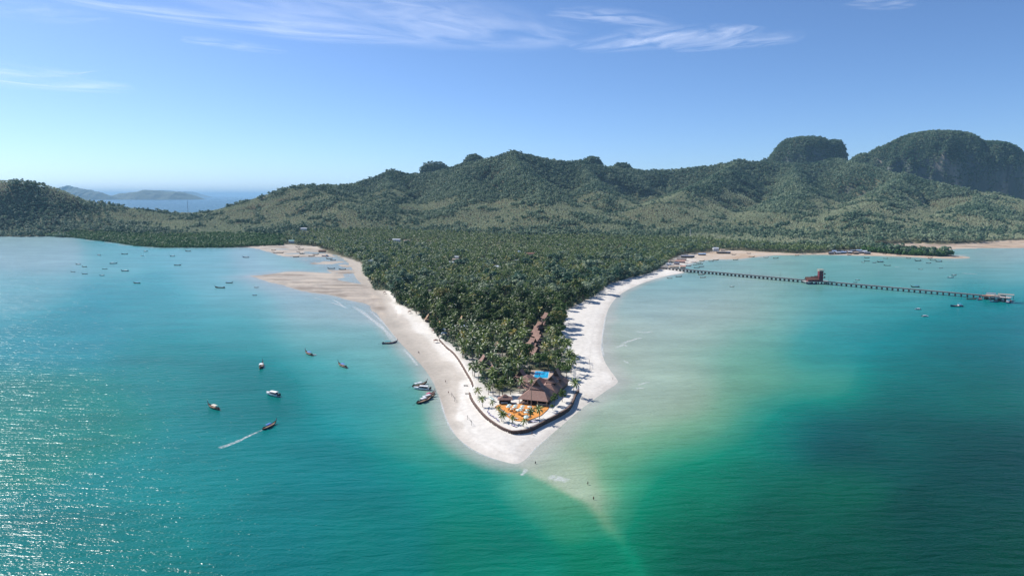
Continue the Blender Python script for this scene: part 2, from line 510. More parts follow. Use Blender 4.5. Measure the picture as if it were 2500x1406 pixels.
# slope for rock
dzy = np.gradient(Z, axis=0) / np.maximum(np.gradient(Y, axis=0), 1e-3)
dzx = np.gradient(Z, axis=1) / np.maximum(np.gradient(X, axis=1), 1e-3)
slope = np.sqrt(dzx ** 2 + dzy ** 2).ravel()
x1, y1 = X.ravel(), Y.ravel()
def lerp(a, b, t): return a + (b - a) * t[:, None]
col = np.zeros((x1.size, 3))
n1 = fbm(x1, y1, 26, 4, 81); n2 = fbm(x1, y1, 7, 3, 82)
DRY = np.array([0.735, 0.685, 0.61]); DAMP = np.array([0.50, 0.435, 0.36]); WET = np.array([0.37, 0.325, 0.27]); MUD = np.array([0.345, 0.295, 0.245])
col[:] = DRY
left_side = smooth(20, -20, x1 - (at(1262, 1131).x + (y1 - 260) * -0.02))      # west beach has a broad damp strip
wet_w = 4 + 15 * left_side * smooth(330, 470, y1)
hz = Z.ravel()
col = lerp(col, DAMP, np.clip(smooth(wet_w * 1.35, wet_w * 0.95, dcst + n1 * 5) * 0.8, 0, 1) * np.clip(0.25 + left_side * smooth(300, 400, y1), 0, 1))
col = lerp(col, WET, smooth(wet_w, 0.15 * wet_w, dcst + n1 * 3) * (0.2 + 0.6 * left_side * smooth(300, 400, y1)))
col = lerp(col, MUD, np.clip(flat_w * (0.85 + 0.5 * n1) , 0, 1))
col = lerp(col, np.array([0.46, 0.39, 0.32]), np.clip(flat_w * smooth(0.1, 0.5, hz + 0.3 * n2), 0, 1) * 0.8)
# wrack lines and tide marks run parallel to the water; far bay sand is browner
tide = np.exp(-((dcst - 9 - 5 * n1) / 1.1) ** 2) * 0.30 + np.exp(-((dcst - 16 - 7 * n1) / 1.4) ** 2) * 0.16 + np.exp(-((dcst - 24 - 8 * n1) / 1.6) ** 2) * 0.10
col = lerp(col, np.array([0.42, 0.36, 0.29]), np.clip(tide * (0.6 + n2), 0, 1) * smooth(1100, 700, y1))
col *= (1 + 0.09 * n1 + 0.06 * n2 + 0.05 * fbm(x1 * 2.5, y1, 3.0, 3, 84))[:, None]
bay = smooth(1000, 1250, y1) * smooth(250, 420, x1)
col = lerp(col, np.array([0.43, 0.375, 0.31]), smooth(850, 1050, y1) * smooth(-100, -250, x1) * np.clip(0.7 + 0.4 * n1, 0, 1))
col = lerp(col, np.array([0.47, 0.345, 0.235]), bay * np.clip(0.85 + 0.4 * n1, 0, 1))
strk = fbm(x1 * 0.35 + y1 * 0.25, y1, 16, 4, 85)
col = lerp(col, np.array([0.225, 0.18, 0.14]), np.clip(flat_w * smooth(0.02, 0.4, strk), 0, 1) * 0.75)
col = lerp(col, np.array([0.56, 0.47, 0.37]), np.clip(flat_w * smooth(0.08, 0.5, -strk), 0, 1) * 0.7)
# plateau of the resort stays dry, white sand
pl = np.zeros(x1.size); mm = y1 < 1000
pl[mm] = smooth(0, 2, sdf(x1[mm], y1[mm], PLAT))
col = lerp(col, DRY, pl)
# ground under vegetation: soil and litter, darkened further to suggest shadow between palms
SOIL = np.array([0.075, 0.085, 0.038]); LITTER = np.array([0.17, 0.135, 0.085])
vg = smooth(-1, 7, veg_sd + n1 * 6)
soil = lerp(np.tile(SOIL, (x1.size, 1)), LITTER, np.clip(0.5 + n1, 0, 1) * 0.6)
nearw = smooth(700, 480, y1)     # inside the resort the sand shows between the palms
soil = lerp(soil, DRY * 0.8, smooth(12, 3, veg_sd + 5 * n1) * nearw + 0.9 * smooth(410, 380, y1 + 8 * n1) * smooth(1, 3, veg_sd))
soil = lerp(soil, DRY * 0.7, smooth(0.25, 0.5, n1) * nearw * 0.6)
col = col + (soil - col) * vg[:, None]
# limestone on cliffs
ROCK = np.array([0.10, 0.115, 0.10]); ROCK2 = np.array([0.36, 0.28, 0.22])
rk = smooth(1.3, 2.2, slope) * smooth(1500, 1900, y1)
rc = lerp(np.tile(ROCK, (x1.size, 1)), ROCK2, smooth(0.25, 0.6, fbm(x1 * 2.2, y1 * 2.2, 150, 3, 88)) * 0.6)
col = col + (rc - col) * rk[:, None]
keep = (hz.reshape(nr, nc) > -0.9)
kf = keep[:-1, :-1] | keep[1:, :-1] | keep[:-1, 1:] | keep[1:, 1:]
idx = np.arange(nr * nc).reshape(nr, nc)
F = np.stack([idx[:-1, :-1], idx[:-1, 1:], idx[1:, 1:], idx[1:, :-1]], -1)[kf]
used = np.zeros(nr * nc, bool); used[F.ravel()] = True
remap = np.cumsum(used) - 1
me = mesh_np('island', np.stack([x1, y1, hz], -1)[used], remap[F], True)
ca = me.color_attributes.new('ground_colour', 'FLOAT_COLOR', 'POINT')
ca.data.foreach_set('color', np.hstack([col[used], np.ones((used.sum(), 1))]).astype(np.float32).ravel())
m_, nt, out = new_mat('sand_and_soil')
N, L = nt.nodes, nt.links
at_ = N.new('ShaderNodeVertexColor'); at_.layer_name = 'ground_colour'
geo = N.new('ShaderNodeNewGeometry')
nz = N.new('ShaderNodeTexNoise'); nz.inputs['Scale'].default_value = 0.35; nz.inputs['Detail'].default_value = 8; nz.inputs['Roughness'].default_value = 0.65
L.new(geo.outputs['Position'], nz.inputs['Vector'])
mr = N.new('ShaderNodeMapRange'); mr.inputs[1].default_value = 0.3; mr.inputs[2].default_value = 0.7; mr.inputs[3].default_value = 0.86; mr.inputs[4].default_value = 1.08
L.new(nz.outputs['Fac'], mr.inputs[0])
mx = N.new('ShaderNodeMix'); mx.data_type = 'RGBA'; mx.blend_type = 'MULTIPLY'; mx.inputs[0].default_value = 1
L.new(at_.outputs['Color'], mx.inputs[6]); L.new(mr.outputs[0], mx.inputs[7])
b = N.new('ShaderNodeBsdfPrincipled'); b.inputs['Roughness'].default_value = 0.9; b.inputs['Specular IOR Level'].default_value = 0.2
bp = N.new('ShaderNodeBump'); bp.inputs['Strength'].default_value = 0.5; bp.inputs['Distance'].default_value = 0.25
L.new(nz.outputs['Fac'], bp.inputs['Height']); L.new(bp.outputs[0], b.inputs['Normal'])
L.new(mx.outputs[2], b.inputs['Base Color']); L.new(b.outputs[0], out.inputs['Surface'])
tag(link_obj('terrain', me, m_), 'forested island with hills, sandy point and beaches', 'island', kind='structure')

# ================================================================== SEA
# colour of the water body by place: shoals over white sand are pale, channels are deep teal / green; the lower right is also darkened as lens vignetting
WATER = [
 (1330,1110,0.58,-0.36), (1400,1060,1.59,-0.83), (1500,1000,0.89,-0.29), (1600,960,0.71,-0.51), (1560,900,0.35,-0.19), (1520,820,0.00,-0.23), (1550,760,1.07,0.24), (1600,720,1.90,0.38), (1700,700,1.82,0.43), (1800,690,1.45,0.14),
 (1700,780,0.52,-0.10), (1800,740,1.25,-0.05), (1700,860,1.96,-0.39), (1650,920,1.57,-0.54), (1900,720,1.83,-0.13), (2000,760,2.80,0.16), (1850,800,1.85,-0.28), (1850,880,2.65,-0.70), (2000,860,4.08,0.05), (2000,950,2.29,-0.93),
 (1850,960,1.83,-0.82), (1700,1000,1.18,-0.72), (1600,1060,1.92,-0.94), (1500,1100,2.08,-0.96), (1400,1150,0.14,-0.88), (1700,1080,2.72,-1.00), (1800,1030,2.37,-0.96), (1850,1060,3.81,-0.80), (1900,1040,5.24,-0.22), (2000,1050,6.90,-0.05),
 (2200,950,4.91,-0.35), (2200,1050,6.43,-0.47), (2400,950,5.51,-0.56), (2400,1100,6.88,-0.44), (2300,1300,6.90,-0.65), (2450,1380,6.90,-1.00), (2000,1200,5.94,-1.00), (2100,1350,6.78,-1.00), (1900,1300,6.52,-1.00), (1800,1150,5.95,-0.84),
 (1700,1200,4.98,-1.00), (1650,1150,4.05,-0.96), (1550,1200,3.20,-1.00), (1500,1160,2.65,-0.97), (1650,1300,5.68,-1.00), (1750,1390,6.46,-1.00), (1600,1390,5.87,-1.00), (1300,1155,0.29,-0.72), (1350,1178,0.35,-0.87), (1410,1205,0.68,-0.80),
 (1455,1228,1.10,-0.80), (1500,1280,3.03,-1.00), (1540,1355,4.22,-1.00), (1570,1410,5.02,-1.00), (1330,1205,2.14,-1.00), (1275,1180,1.67,-0.72), (1400,1250,2.54,-1.00), (1460,1300,3.48,-1.00), (1500,1360,4.46,-1.00), (1525,1265,3.10,-1.00),
 (1575,1330,5.12,-1.00), (1600,1260,4.14,-1.00), (1400,1290,3.34,-1.00), (1300,1240,3.02,-0.78), (1450,1380,4.85,-1.00), (1300,1380,4.41,-0.78), (1200,1200,4.09,-0.50), (1200,1300,4.67,-0.70), (1100,1150,3.63,-0.57), (1050,1080,2.64,-0.71),
 (1000,1000,2.63,-0.31), (1080,1070,2.34,-0.78), (1000,1150,4.75,-0.02), (900,1000,3.75,0.15), (900,1300,4.71,-0.23), (800,1150,4.60,0.07), (700,1300,4.80,-0.01), (600,1100,4.34,0.02), (400,1200,4.22,-0.01), (200,1000,4.22,-0.50),
 (300,1350,4.62,-0.13), (900,900,3.08,-0.12), (980,880,1.65,0.10), (800,850,3.40,0.04), (600,950,4.64,-0.12), (400,900,4.26,-0.13), (200,800,3.71,0.65), (600,800,3.39,0.09), (850,800,1.94,0.34), (900,820,1.90,0.31),
 (400,750,3.45,0.41), (100,700,2.23,0.61), (600,720,2.16,0.67), (750,740,0.58,0.75), (850,760,0.37,0.59), (500,660,2.16,0.56), (300,620,2.45,0.42), (100,620,0.97,0.67), (650,640,0.49,0.71), (760,650,0.03,0.93),
 (1750,655,2.04,0.17), (1900,650,1.83,0.02), (2100,650,2.12,-0.03), (2300,640,1.81,0.26), (2450,625,1.06,0.28), (2450,680,2.57,0.38), (2250,700,1.93,0.22), (2100,720,2.66,-0.00), (2300,760,4.02,0.30), (2450,780,4.42,0.37),
 (2150,800,3.81,0.26), (2450,850,5.22,0.05), (2300,880,4.93,-0.09), (580,500,6.75,0.96), (300,500,6.90,0.83), (1250,490,6.78,0.97), (2400,490,6.51,0.91),
]
def s2l(c):
    c = np.asarray(c, float) / 255.0
    return np.where(c <= 0.04045, c / 12.92, ((c + 0.055) / 1.055) ** 2.4)
wa = np.array(WATER, float)          # place, tone step 0..7, hue -1 (green) .. 1 (blue)
RAMP = np.array([  # colour of the water body: rows green, neutral, blue (far sky reflection painted in); columns from shoal to deep
 [(185,190,165),(142,182,150),(98,166,126),(58,150,114),(15,130,99),(0,112,86),(0,92,75),(0,70,62)],
 [(186,191,172),(150,190,178),(108,178,168),(60,160,155),(18,136,133),(0,112,114),(0,90,94),(0,68,70)],
 [(186,192,190),(150,186,197),(112,174,184),(70,158,168),(12,136,148),(0,118,131),(0,96,106),(0,74,82)]], float)
RAMP = s2l(RAMP)
def water_colour(t, h):
    t = np.clip(t, 0, 6.999); i = t.astype(int); f = (t - i)[:, None]
    rows = [RAMP[k][i] * (1 - f) + RAMP[k][i + 1] * f for k in range(3)]
    h = np.clip(h, -1, 1)[:, None]
    c = np.where(h < 0, rows[1] * (1 + h) + rows[0] * (-h), rows[1] * (1 - h) + rows[2] * h)
    c = c * np.stack([0.84 + 0.38 * smooth(0.2, 1.6, t) - 0.32 * np.clip(h[:, 0], 0, 1), np.full(t.shape, 0.80), np.full(t.shape, 0.80)], -1)
    return np.clip(c - np.array([0.012, 0.006, 0.012]), 0.0012, 0.8)
ry = [-1500, -700, -300, -100, 0, 60, 110]
while ry[-1] < 7000: ry.append(ry[-1] + max(2.2, min(ry[-1] ** 2 * 3.2e-5, 90)))
while ry[-1] < 150000: ry.append(ry[-1] * 1.12)
ry = np.array(ry, float)
ru = np.concatenate([np.linspace(-1.7, -1.0, 12)[:-1], np.linspace(-1.0, 1.0, 330), np.linspace(1.0, 1.7, 12)[1:]])
Yw, Uw = np.meshgrid(ry, ru, indexing='ij')
Xw = Uw * (np.abs(Yw) * 0.9 + 60)
xw, yw = Xw.ravel(), Yw.ravel()
px_, py_ = project(xw, np.maximum(yw, 90.0), np.zeros_like(xw))
# smooth blend between the surveyed spots
# the submerged spit off the point parts two waters: a steep edge to the west, a shelving shoal to the east
LINE = np.array([(1090, 1215), (1131, 1262), (1160, 1300), (1190, 1362), (1225, 1424), (1258, 1466), (1305, 1500), (1362, 1540), (1425, 1575), (1500, 1610)], float)
def spit_x(py): return np.interp(py, LINE[:, 0], LINE[:, 1])
def blend_side(mask):
    num = np.zeros((xw.size, 2)); den = np.zeros(xw.size)
    for ax, ay, tt_, hh_ in wa[mask]:
        d2 = (px_ - ax) ** 2 + ((py_ - ay) * 1.4) ** 2
        sg = 44.0 if (1200 < ax < 1620 and ay > 1100) else (74.0 if ay > 700 else 55.0)
        w = np.exp(-d2 / (2 * sg * sg)) + 2e-3 / (1 + d2 / 1e4) ** 2
        num[:, 0] += w * tt_; num[:, 1] += w * hh_; den += w
    return num / den[:, None]
west = wa[:, 0] < spit_x(wa[:, 1])
fw = smooth(0, 1, 0.5 + (px_ - spit_x(py_) + 9 * fbm(xw, yw, 14, 3, 94)) / (2 * np.interp(py_, [1120, 1250, 1420], [16, 26, 46])))[:, None]
th = blend_side(west) * (1 - fw) + blend_side(~west) * fw
s_ = px_ - spit_x(py_)
th[:, 0] -= np.exp(-((s_ - 4 + 8 * fbm(xw, yw, 9, 2, 95)) / 20.0) ** 2) * smooth(1215, 1260, py_) * (0.95 + 0.5 * fbm(xw, yw, 12, 3, 96)) * np.interp(py_, [1200, 1300, 1420], [0.6, 0.75, 0.45])
wc = water_colour(th[:, 0] + 0.16 * fbm(xw, yw, 90, 4, 93), th[:, 1])
nearw = (yw < 1900) & (yw > 50)
dcw = np.full(xw.size, -500.0); dcw[nearw] = sdf(xw[nearw], yw[nearw], COAST)
sbw = np.full(xw.size, -500.0); sbw[nearw] = sdf(xw[nearw], yw[nearw], BAR)
flw = np.full(xw.size, -500.0); flw[nearw] = sdf(xw[nearw], yw[nearw], FLAT)
nw = fbm(xw, yw, 55, 4, 91); nw2 = fbm(xw, yw, 14, 3, 92)
# bright film of water over sand at the edge
edge = np.maximum(smooth(-16, 0, dcw + 5 * nw), smooth(-14, 0, sbw + 4 * nw))
wc = wc + (np.array([0.43, 0.42, 0.37]) - wc) * (edge * 0.75)[:, None]
wc = wc + (np.array([0.30, 0.33, 0.33]) - wc) * (smooth(-20, 20, flw) * 0.7)[:, None]
wc = wc + (np.array([0.34, 0.37, 0.36]) - wc) * (smooth(-60, 0, sbw + 10 * nw) * 0.55)[:, None]
# cloudy drifts of stirred sand and weed
wc *= (1 + 0.10 * nw + 0.05 * nw2)[:, None]
wc = np.clip(wc, 0.001, 0.8)
idx = np.arange(Xw.size).reshape(Xw.shape)
Fw = np.stack([idx[:-1, :-1], idx[:-1, 1:], idx[1:, 1:], idx[1:, :-1]], -1).reshape(-1, 4)
me = mesh_np('sea', np.stack([xw, yw, np.zeros_like(xw)], -1), Fw, True)
ca = me.color_attributes.new('water_colour', 'FLOAT_COLOR', 'POINT')
ca.data.foreach_set('color', np.hstack([wc, np.ones((wc.shape[0], 1))]).astype(np.float32).ravel())
m_, nt, out = new_mat('sea_water')
N, L = nt.nodes, nt.links
vc = N.new('ShaderNodeVertexColor'); vc.layer_name = 'water_colour'
geo = N.new('ShaderNodeNewGeometry')
def wave(rot, sx, sy, scale, detail, dist, w_rough=0.55):
    mp = N.new('ShaderNodeMapping'); mp.inputs['Rotation'].default_value = (0, 0, rot); mp.inputs['Scale'].default_value = (sx, sy, 1)
    L.new(geo.outputs['Position'], mp.inputs['Vector'])
    t = N.new('ShaderNodeTexNoise'); t.inputs['Scale'].default_value = scale; t.inputs['Detail'].default_value = detail; t.inputs['Roughness'].default_value = w_rough
    t.inputs['Distortion'].default_value = dist
    L.new(mp.outputs[0], t.inputs['Vector'])
    return t.outputs['Fac']
w1 = wave(R(-24), 0.28, 1.0, 0.26, 1.5, 0.4)      # wind ripples, crests long
w2 = wave(R(14), 0.5, 1.0, 1.3, 1.6, 0.2)
w3 = wave(R(5), 0.3, 1.0, 0.035, 3, 0.3)
a1 = N.new('ShaderNodeMath'); a1.operation = 'MULTIPLY_ADD'; L.new(w2, a1.inputs[0]); a1.inputs[1].default_value = 0.30; L.new(w1, a1.inputs[2])
bp = N.new('ShaderNodeBump'); bp.inputs['Strength'].default_value = 1.0; bp.inputs['Distance'].default_value = 0.95
L.new(a1.outputs[0], bp.inputs['Height'])
# slow change of tone with swell and drift
mr = N.new('ShaderNodeMapRange'); mr.inputs[1].default_value = 0.3; mr.inputs[2].default_value = 0.7; mr.inputs[3].default_value = 0.9; mr.inputs[4].default_value = 1.1
L.new(w3, mr.inputs[0])
mx = N.new('ShaderNodeMix'); mx.data_type = 'RGBA'; mx.blend_type = 'MULTIPLY'; mx.inputs[0].default_value = 1
L.new(vc.outputs['Color'], mx.inputs[6]); L.new(mr.outputs[0], mx.inputs[7])
b = N.new('ShaderNodeBsdfPrincipled')
b.inputs['Roughness'].default_value = 0.23; b.inputs['IOR'].default_value = 1.165
L.new(mx.outputs[2], b.inputs['Base Color']); L.new(bp.outputs[0], b.inputs['Normal'])
L.new(b.outputs[0], out.inputs['Surface'])
tag(link_obj('sea', me, m_), 'turquoise sea around the sandy point', 'sea', kind='structure')

# ---- far islands
def far_island(name, pts, D, depth, label, seed):
    """low forested island: skyline given as px, py at distance D"""
    P = np.array([list(at_dist(a, b, D)) for a, b in pts])
    xs = np.linspace(P[0, 0], P[-1, 0], 160); top = np.interp(xs, P[:, 0], P[:, 2])
    top = np.maximum(top, 0) * (1 + 0.07 * fbm(xs, xs * 0 + seed, (xs[-1] - xs[0]) / 25, 4, seed))
    vs = np.linspace(-1, 1, 25)
    V = []
    for v in vs:
        jit = fbm(xs, np.full_like(xs, v * 900), (xs[-1] - xs[0]) / 14, 3, seed + 3) * 0.25
        V.append(np.stack([xs, np.full_like(xs, D) + v * depth * np.sqrt(np.clip(top / top.max(), 0.02, 1)), top * np.clip(1 - abs(v) ** 1.7 + jit * (1 - abs(v)) * abs(v) * 3, 0, 1.05) - 2.0], -1))
    V = np.concatenate(V)
    n = len(xs); id_ = np.arange(len(V)).reshape(len(vs), n)
    Fq = np.stack([id_[:-1, :-1], id_[:-1, 1:], id_[1:, 1:], id_[1:, :-1]], -1).reshape(-1, 4)
    o = link_obj(name, mesh_np(name, V, Fq, False), simple('far_forest', (0.055, 0.085, 0.05), 0.9, var=0.3, scale=0.01))
    return tag(o, label, 'island', kind='structure')
far_island('far_island_hill', [(255, 488.0), (275, 477), (300, 472), (330, 470), (355, 464), (385, 466), (410, 468), (440, 468), (470, 476), (490, 484), (502, 487.2)], 21800, 900, 'long low wooded island in the sea gap behind the saddle', 5)
far_island('far_island_hill', [(90, 487), (130, 462), (165, 453), (190, 458), (215, 464), (245, 470), (275, 480), (290, 487.5)], 21000, 900, 'wooded island slope rising behind the western hill', 9)
far_island('far_island_hill', [(330, 483), (370, 468), (390, 464), (415, 466), (440, 471), (455, 467), (470, 469), (490, 476), (520, 482.5)], 45000, 2500, 'faint pale blue island on the horizon behind the long low island', 14)
# ---- clouds: thin high sheets of ice cloud
def cirrus(pts, width_px, strength, label, seed, ang=0.35, stretch=0.12):
    HZ = 7000.0
    P = catmull([list(at_px_high(a, b, HZ)) for a, b in pts], 10)
    n = len(P)
    T = np.gradient(P[:, :2], axis=0); T /= np.linalg.norm(T, axis=1)[:, None]
    Nn = np.stack([-T[:, 1], T[:, 0]], -1)
    # half width in metres along the ground-parallel sheet
    wpx = np.interp(np.linspace(0, 1, n), np.linspace(0, 1, len(width_px)), width_px)
    V = []; UV = []
    kk = 9
    for j in range(kk):
        v = -1 + 2 * j / (kk - 1)
        sc_ = wpx * np.hypot(P[:, 1], HZ) / FOC * 9.0
        off = Nn * (v * sc_)[:, None]
        V.append(np.hstack([P[:, :2] + off, np.full((n, 1), HZ) + 60 * v * v]))
        UV.append(np.stack([np.linspace(0, 1, n), np.full(n, (v + 1) / 2)], -1))
    V = np.concatenate(V); UV = np.concatenate(UV)
    id_ = np.arange(len(V)).reshape(kk, n)
    Fq = np.stack([id_[:-1, :-1], id_[:-1, 1:], id_[1:, 1:], id_[1:, :-1]], -1).reshape(-1, 4)
    me = mesh_np('cirrus', V, Fq, True)
    uvl = me.uv_layers.new(name='along')
    uvl.data.foreach_set('uv', UV[Fq.ravel()].astype(np.float32).ravel())
    length = float(np.sum(np.linalg.norm(np.diff(P[:, :2], axis=0), axis=1)))
    m_, nt, out = new_mat('cirrus_ice')
    N, L = nt.nodes, nt.links
    uv = N.new('ShaderNodeUVMap'); uv.uv_map = 'along'
    sp = N.new('ShaderNodeSeparateXYZ'); L.new(uv.outputs[0], sp.inputs[0])
    def bell(src, k):
        s1 = N.new('ShaderNodeMath'); s1.operation = 'SUBTRACT'; s1.inputs[0].default_value = 1; L.new(src, s1.inputs[1])
        mu = N.new('ShaderNodeMath'); mu.operation = 'MULTIPLY'; L.new(src, mu.inputs[0]); L.new(s1.outputs[0], mu.inputs[1])
        m4 = N.new('ShaderNodeMath'); m4.operation = 'MULTIPLY'; L.new(mu.outputs[0], m4.inputs[0]); m4.inputs[1].default_value = 4
        pw = N.new('ShaderNodeMath'); pw.operation = 'POWER'; L.new(m4.outputs[0], pw.inputs[0]); pw.inputs[1].default_value = k
        return pw.outputs[0]
    bx = bell(sp.outputs[0], 0.6); by = bell(sp.outputs[1], 1.8)
    mp = N.new('ShaderNodeMapping'); mp.inputs['Scale'].default_value = (2.2, 1.5, 1); mp.inputs['Location'].default_value = (seed * 3.1, seed * 1.7, seed)
    mp.inputs['Rotation'].default_value = (0, 0, ang)
    L.new(uv.outputs[0], mp.inputs['Vector'])
    mp2 = N.new('ShaderNodeMapping'); mp2.inputs['Scale'].default_value = (1.6, 3.2, 1); L.new(mp.outputs[0], mp2.inputs['Vector'])
    t = N.new('ShaderNodeTexNoise'); t.inputs['Scale'].default_value = 1.0; t.inputs['Detail'].default_value = 8; t.inputs['Roughness'].default_value = 0.5; t.inputs['Distortion'].default_value = 0.7
    L.new(mp2.outputs[0], t.inputs['Vector'])
    mr = N.new('ShaderNodeMapRange'); mr.interpolation_type = 'SMOOTHSTEP'; mr.inputs[1].default_value = 0.30; mr.inputs[2].default_value = 0.80; L.new(t.outputs['Fac'], mr.inputs[0])
    k1 = N.new('ShaderNodeMath'); k1.operation = 'MULTIPLY'; L.new(bx, k1.inputs[0]); L.new(by, k1.inputs[1])
    k2 = N.new('ShaderNodeMath'); k2.operation = 'MULTIPLY'; L.new(k1.outputs[0], k2.inputs[0]); L.new(mr.outputs[0], k2.inputs[1])
    k3 = N.new('ShaderNodeMath'); k3.operation = 'MULTIPLY'; L.new(k2.outputs[0], k3.inputs[0]); k3.inputs[1].default_value = strength * 0.42; k3.use_clamp = True
    tr = N.new('ShaderNodeBsdfTransparent'); tl = N.new('ShaderNodeBsdfTranslucent'); tl.inputs['Color'].default_value = (0.97, 0.97, 0.97, 1)
    mx = N.new('ShaderNodeMixShader'); L.new(k3.outputs[0], mx.inputs[0]); L.new(tr.outputs[0], mx.inputs[1]); L.new(tl.outputs[0], mx.inputs[2])
    L.new(mx.outputs[0], out.inputs['Surface'])
    o = link_obj('cirrus_cloud', me, m_)
    tag(o, label, 'cloud', 'thin white clouds high in the sky', 'stuff')
    return o
def at_px_high(px, py, z):
    d = ray(px, py); t = (z - CAM_H) / d[2]
    return (d[0] * t, d[1] * t, z)
cirrus([(60, -25), (260, 18), (430, 42), (600, 62), (760, 80), (900, 92), (1060, 100)], (7, 9, 11, 13, 15, 12, 8), 0.75, 'long curved white cloud streak across the upper sky', 1)
cirrus([(420, -10), (620, 22), (800, 45), (980, 62), (1150, 78), (1300, 95), (1420, 100)], (30, 34, 36, 34, 30, 22, 14), 0.62, 'broad soft cloud veil spreading below the long streak', 2, ang=-0.5)
cirrus([(760, -30), (900, -5), (1020, 25), (1110, 55), (1180, 85)], (18, 24, 24, 20, 10), 0.55, 'feathered plume curving down at the top of the sky', 3, ang=0.2)
cirrus([(1340, 30), (1440, 38), (1530, 50), (1620, 68)], (7, 9, 9, 6), 0.55, 'small thin cloud wisp above the bright cloud patch', 4)
cirrus([(1400, 122), (1520, 108), (1600, 98), (1700, 90), (1790, 75), (1840, 62)], (8, 14, 17, 15, 11, 6), 0.95, 'bright white cloud patch above the limestone dome', 5, ang=0.6)
cirrus([(1640, 122), (1760, 112), (1860, 100), (1960, 96)], (7, 9, 12, 8), 0.62, 'thin white cloud tail trailing from the bright patch', 6)
cirrus([(-260, 150), (-60, 172), (80, 195), (200, 208), (330, 214)], (22, 30, 30, 22, 10), 0.8, 'soft white cloud bank low over the western hill', 7, ang=0.1)
cirrus([(-120, 10), (40, 28), (150, 40), (260, 40)], (14, 16, 14, 8), 0.3, 'very faint cloud film beyond the long streak', 8)
cirrus([(440, 98), (520, 106), (600, 118), (700, 130)], (6, 8, 8, 5), 0.42, 'faint short cloud wisp under the long streak', 9)
cirrus([(2080, 4), (2160, 14), (2230, 16)], (6, 7, 5), 0.4, 'tiny faint cloud wisp high over the large mountain', 10)

# ================================================================== VEGETATION
def quads_mesh(name, centers, normals, sizes, twist, mat, aspect=1.0, fold=0.0):
    """one leaf-sized quad per centre"""
    n = len(centers)
    nn = normals / np.linalg.norm(normals, axis=1)[:, None]
    ref = np.where(np.abs(nn[:, 2:3]) > 0.9, np.array([[1.0, 0, 0]]), np.array([[0, 0, 1.0]]))
    a = np.cross(nn, ref); a /= np.linalg.norm(a, axis=1)[:, None]
    b_ = np.cross(nn, a)
    c, s_ = np.cos(twist)[:, None], np.sin(twist)[:, None]
    u = (a * c + b_ * s_) * sizes[:, None]; v = (-a * s_ + b_ * c) * sizes[:, None] * aspect
    V = np.stack([centers - u - v * 0.3, centers - v, centers + u + v * 0.2, centers + v], 1).reshape(-1, 3)
    F = np.arange(4 * n).reshape(n, 4)
    me = mesh_np(name, V, F, False)
    me.materials.append(mat)
    return me
def crown_mesh(name, seed, rx, rz, zc, lobes, per, size, mat, lobe_r=(0.35, 0.6), flat=1.0, holes=0.0):
    r = np.random.default_rng(seed)
    cs, ns = [], []
    for k in range(lobes):
        th = r.uniform(0, 2 * math.pi); rr = math.sqrt(r.uniform(0, 1)) * 0.72
        zz = r.uniform(-0.75, 0.85) * math.sqrt(max(0.05, 1 - rr * rr))
        c = np.array([math.cos(th) * rr * rx, math.sin(th) * rr * rx, zc + zz * rz])
        lr = r.uniform(*lobe_r) * rx
        d = r.normal(size=(per, 3)); d /= np.linalg.norm(d, axis=1)[:, None]
        d[:, 2] = np.where(d[:, 2] < -0.3, -d[:, 2], d[:, 2])
        rad = lr * (0.72 + 0.33 * r.uniform(size=(per, 1)) ** 0.7)
        p = c + d * rad * np.array([1, 1, 0.72 * flat])
        cs.append(p); ns.append(d + r.normal(size=(per, 3)) * 0.38 + np.array([0, 0, 0.25]))
    cs = np.concatenate(cs); ns = np.concatenate(ns)
    return quads_mesh(name, cs, ns, r.uniform(0.6, 1.15, len(cs)) * size, r.uniform(0, 6.28, len(cs)), mat, 0.8)
def palm_crown(name, seed, mat, nf=15, nseg=5, length=4.4, wide=0.62):
    """feather palm head: each frond two drooping blades along an arching midrib, edges cut into leaflets"""
    r = np.random.default_rng(seed)
    V, F = [], []
    for k in range(nf):
        az = 2 * math.pi * k * 0.382 + r.uniform(-0.25, 0.25)
        el = R(80) - (k / (nf - 1)) ** 0.85 * R(118) + r.uniform(-0.1, 0.1)
        ln = length * r.uniform(0.85, 1.1) * (0.72 if el > R(60) else 1.0)
        h = np.array([math.cos(az), math.sin(az), 0.0]); side = np.array([-math.sin(az), math.cos(az), 0.0]); up = np.array([0, 0, 1.0])
        pts = []; p = np.zeros(3); e = el
        droop = r.uniform(0.20, 0.34) * 5 / nseg
        for s_ in range(nseg + 1):
            pts.append((p.copy(), e))
            p = p + (h * math.cos(e) + up * math.sin(e)) * ln / nseg
            e -= droop * (0.45 + s_ / nseg)
        fold = r.uniform(0.25, 0.9)
        for sg in (-1, 1):
            b0 = len(V)
            for s_, (c, e_) in enumerate(pts):
                t = s_ / nseg
                w = wide * (0.35 + 1.0 * math.sin(math.pi * min(1, 0.12 + t * 0.80)) ** 0.8) * (0.5 if s_ == 0 else 1) * (0.25 if s_ == nseg else 1)
                n_ = -h * math.sin(e_) + up * math.cos(e_)          # normal of the midrib
                fwd = h * math.cos(e_) + up * math.sin(e_)
                V.append(c)
                V.append(c + side * sg * w * math.cos(fold) - n_ * w * math.sin(fold) + fwd * w * 0.55)
            for s_ in range(nseg):
                # leaflets: two slivers per segment with a notch between
                i = b0 + 2 * s_
                m_ = (V[i] + V[i + 2]) / 2; mo = (V[i + 1] * 0.45 + V[i + 3] * 0.55)
                j = len(V); V.extend([m_, mo - (mo - m_) * 0.45])
                F.append((i, i + 1, j + 1)); F.append((i, j + 1, j)); F.append((j, j + 1, i + 3)); F.append((j, i + 3, i + 2))
    me = mesh_np(name, np.array(V), np.array(F), False)
    me.materials.append(mat)
    return me
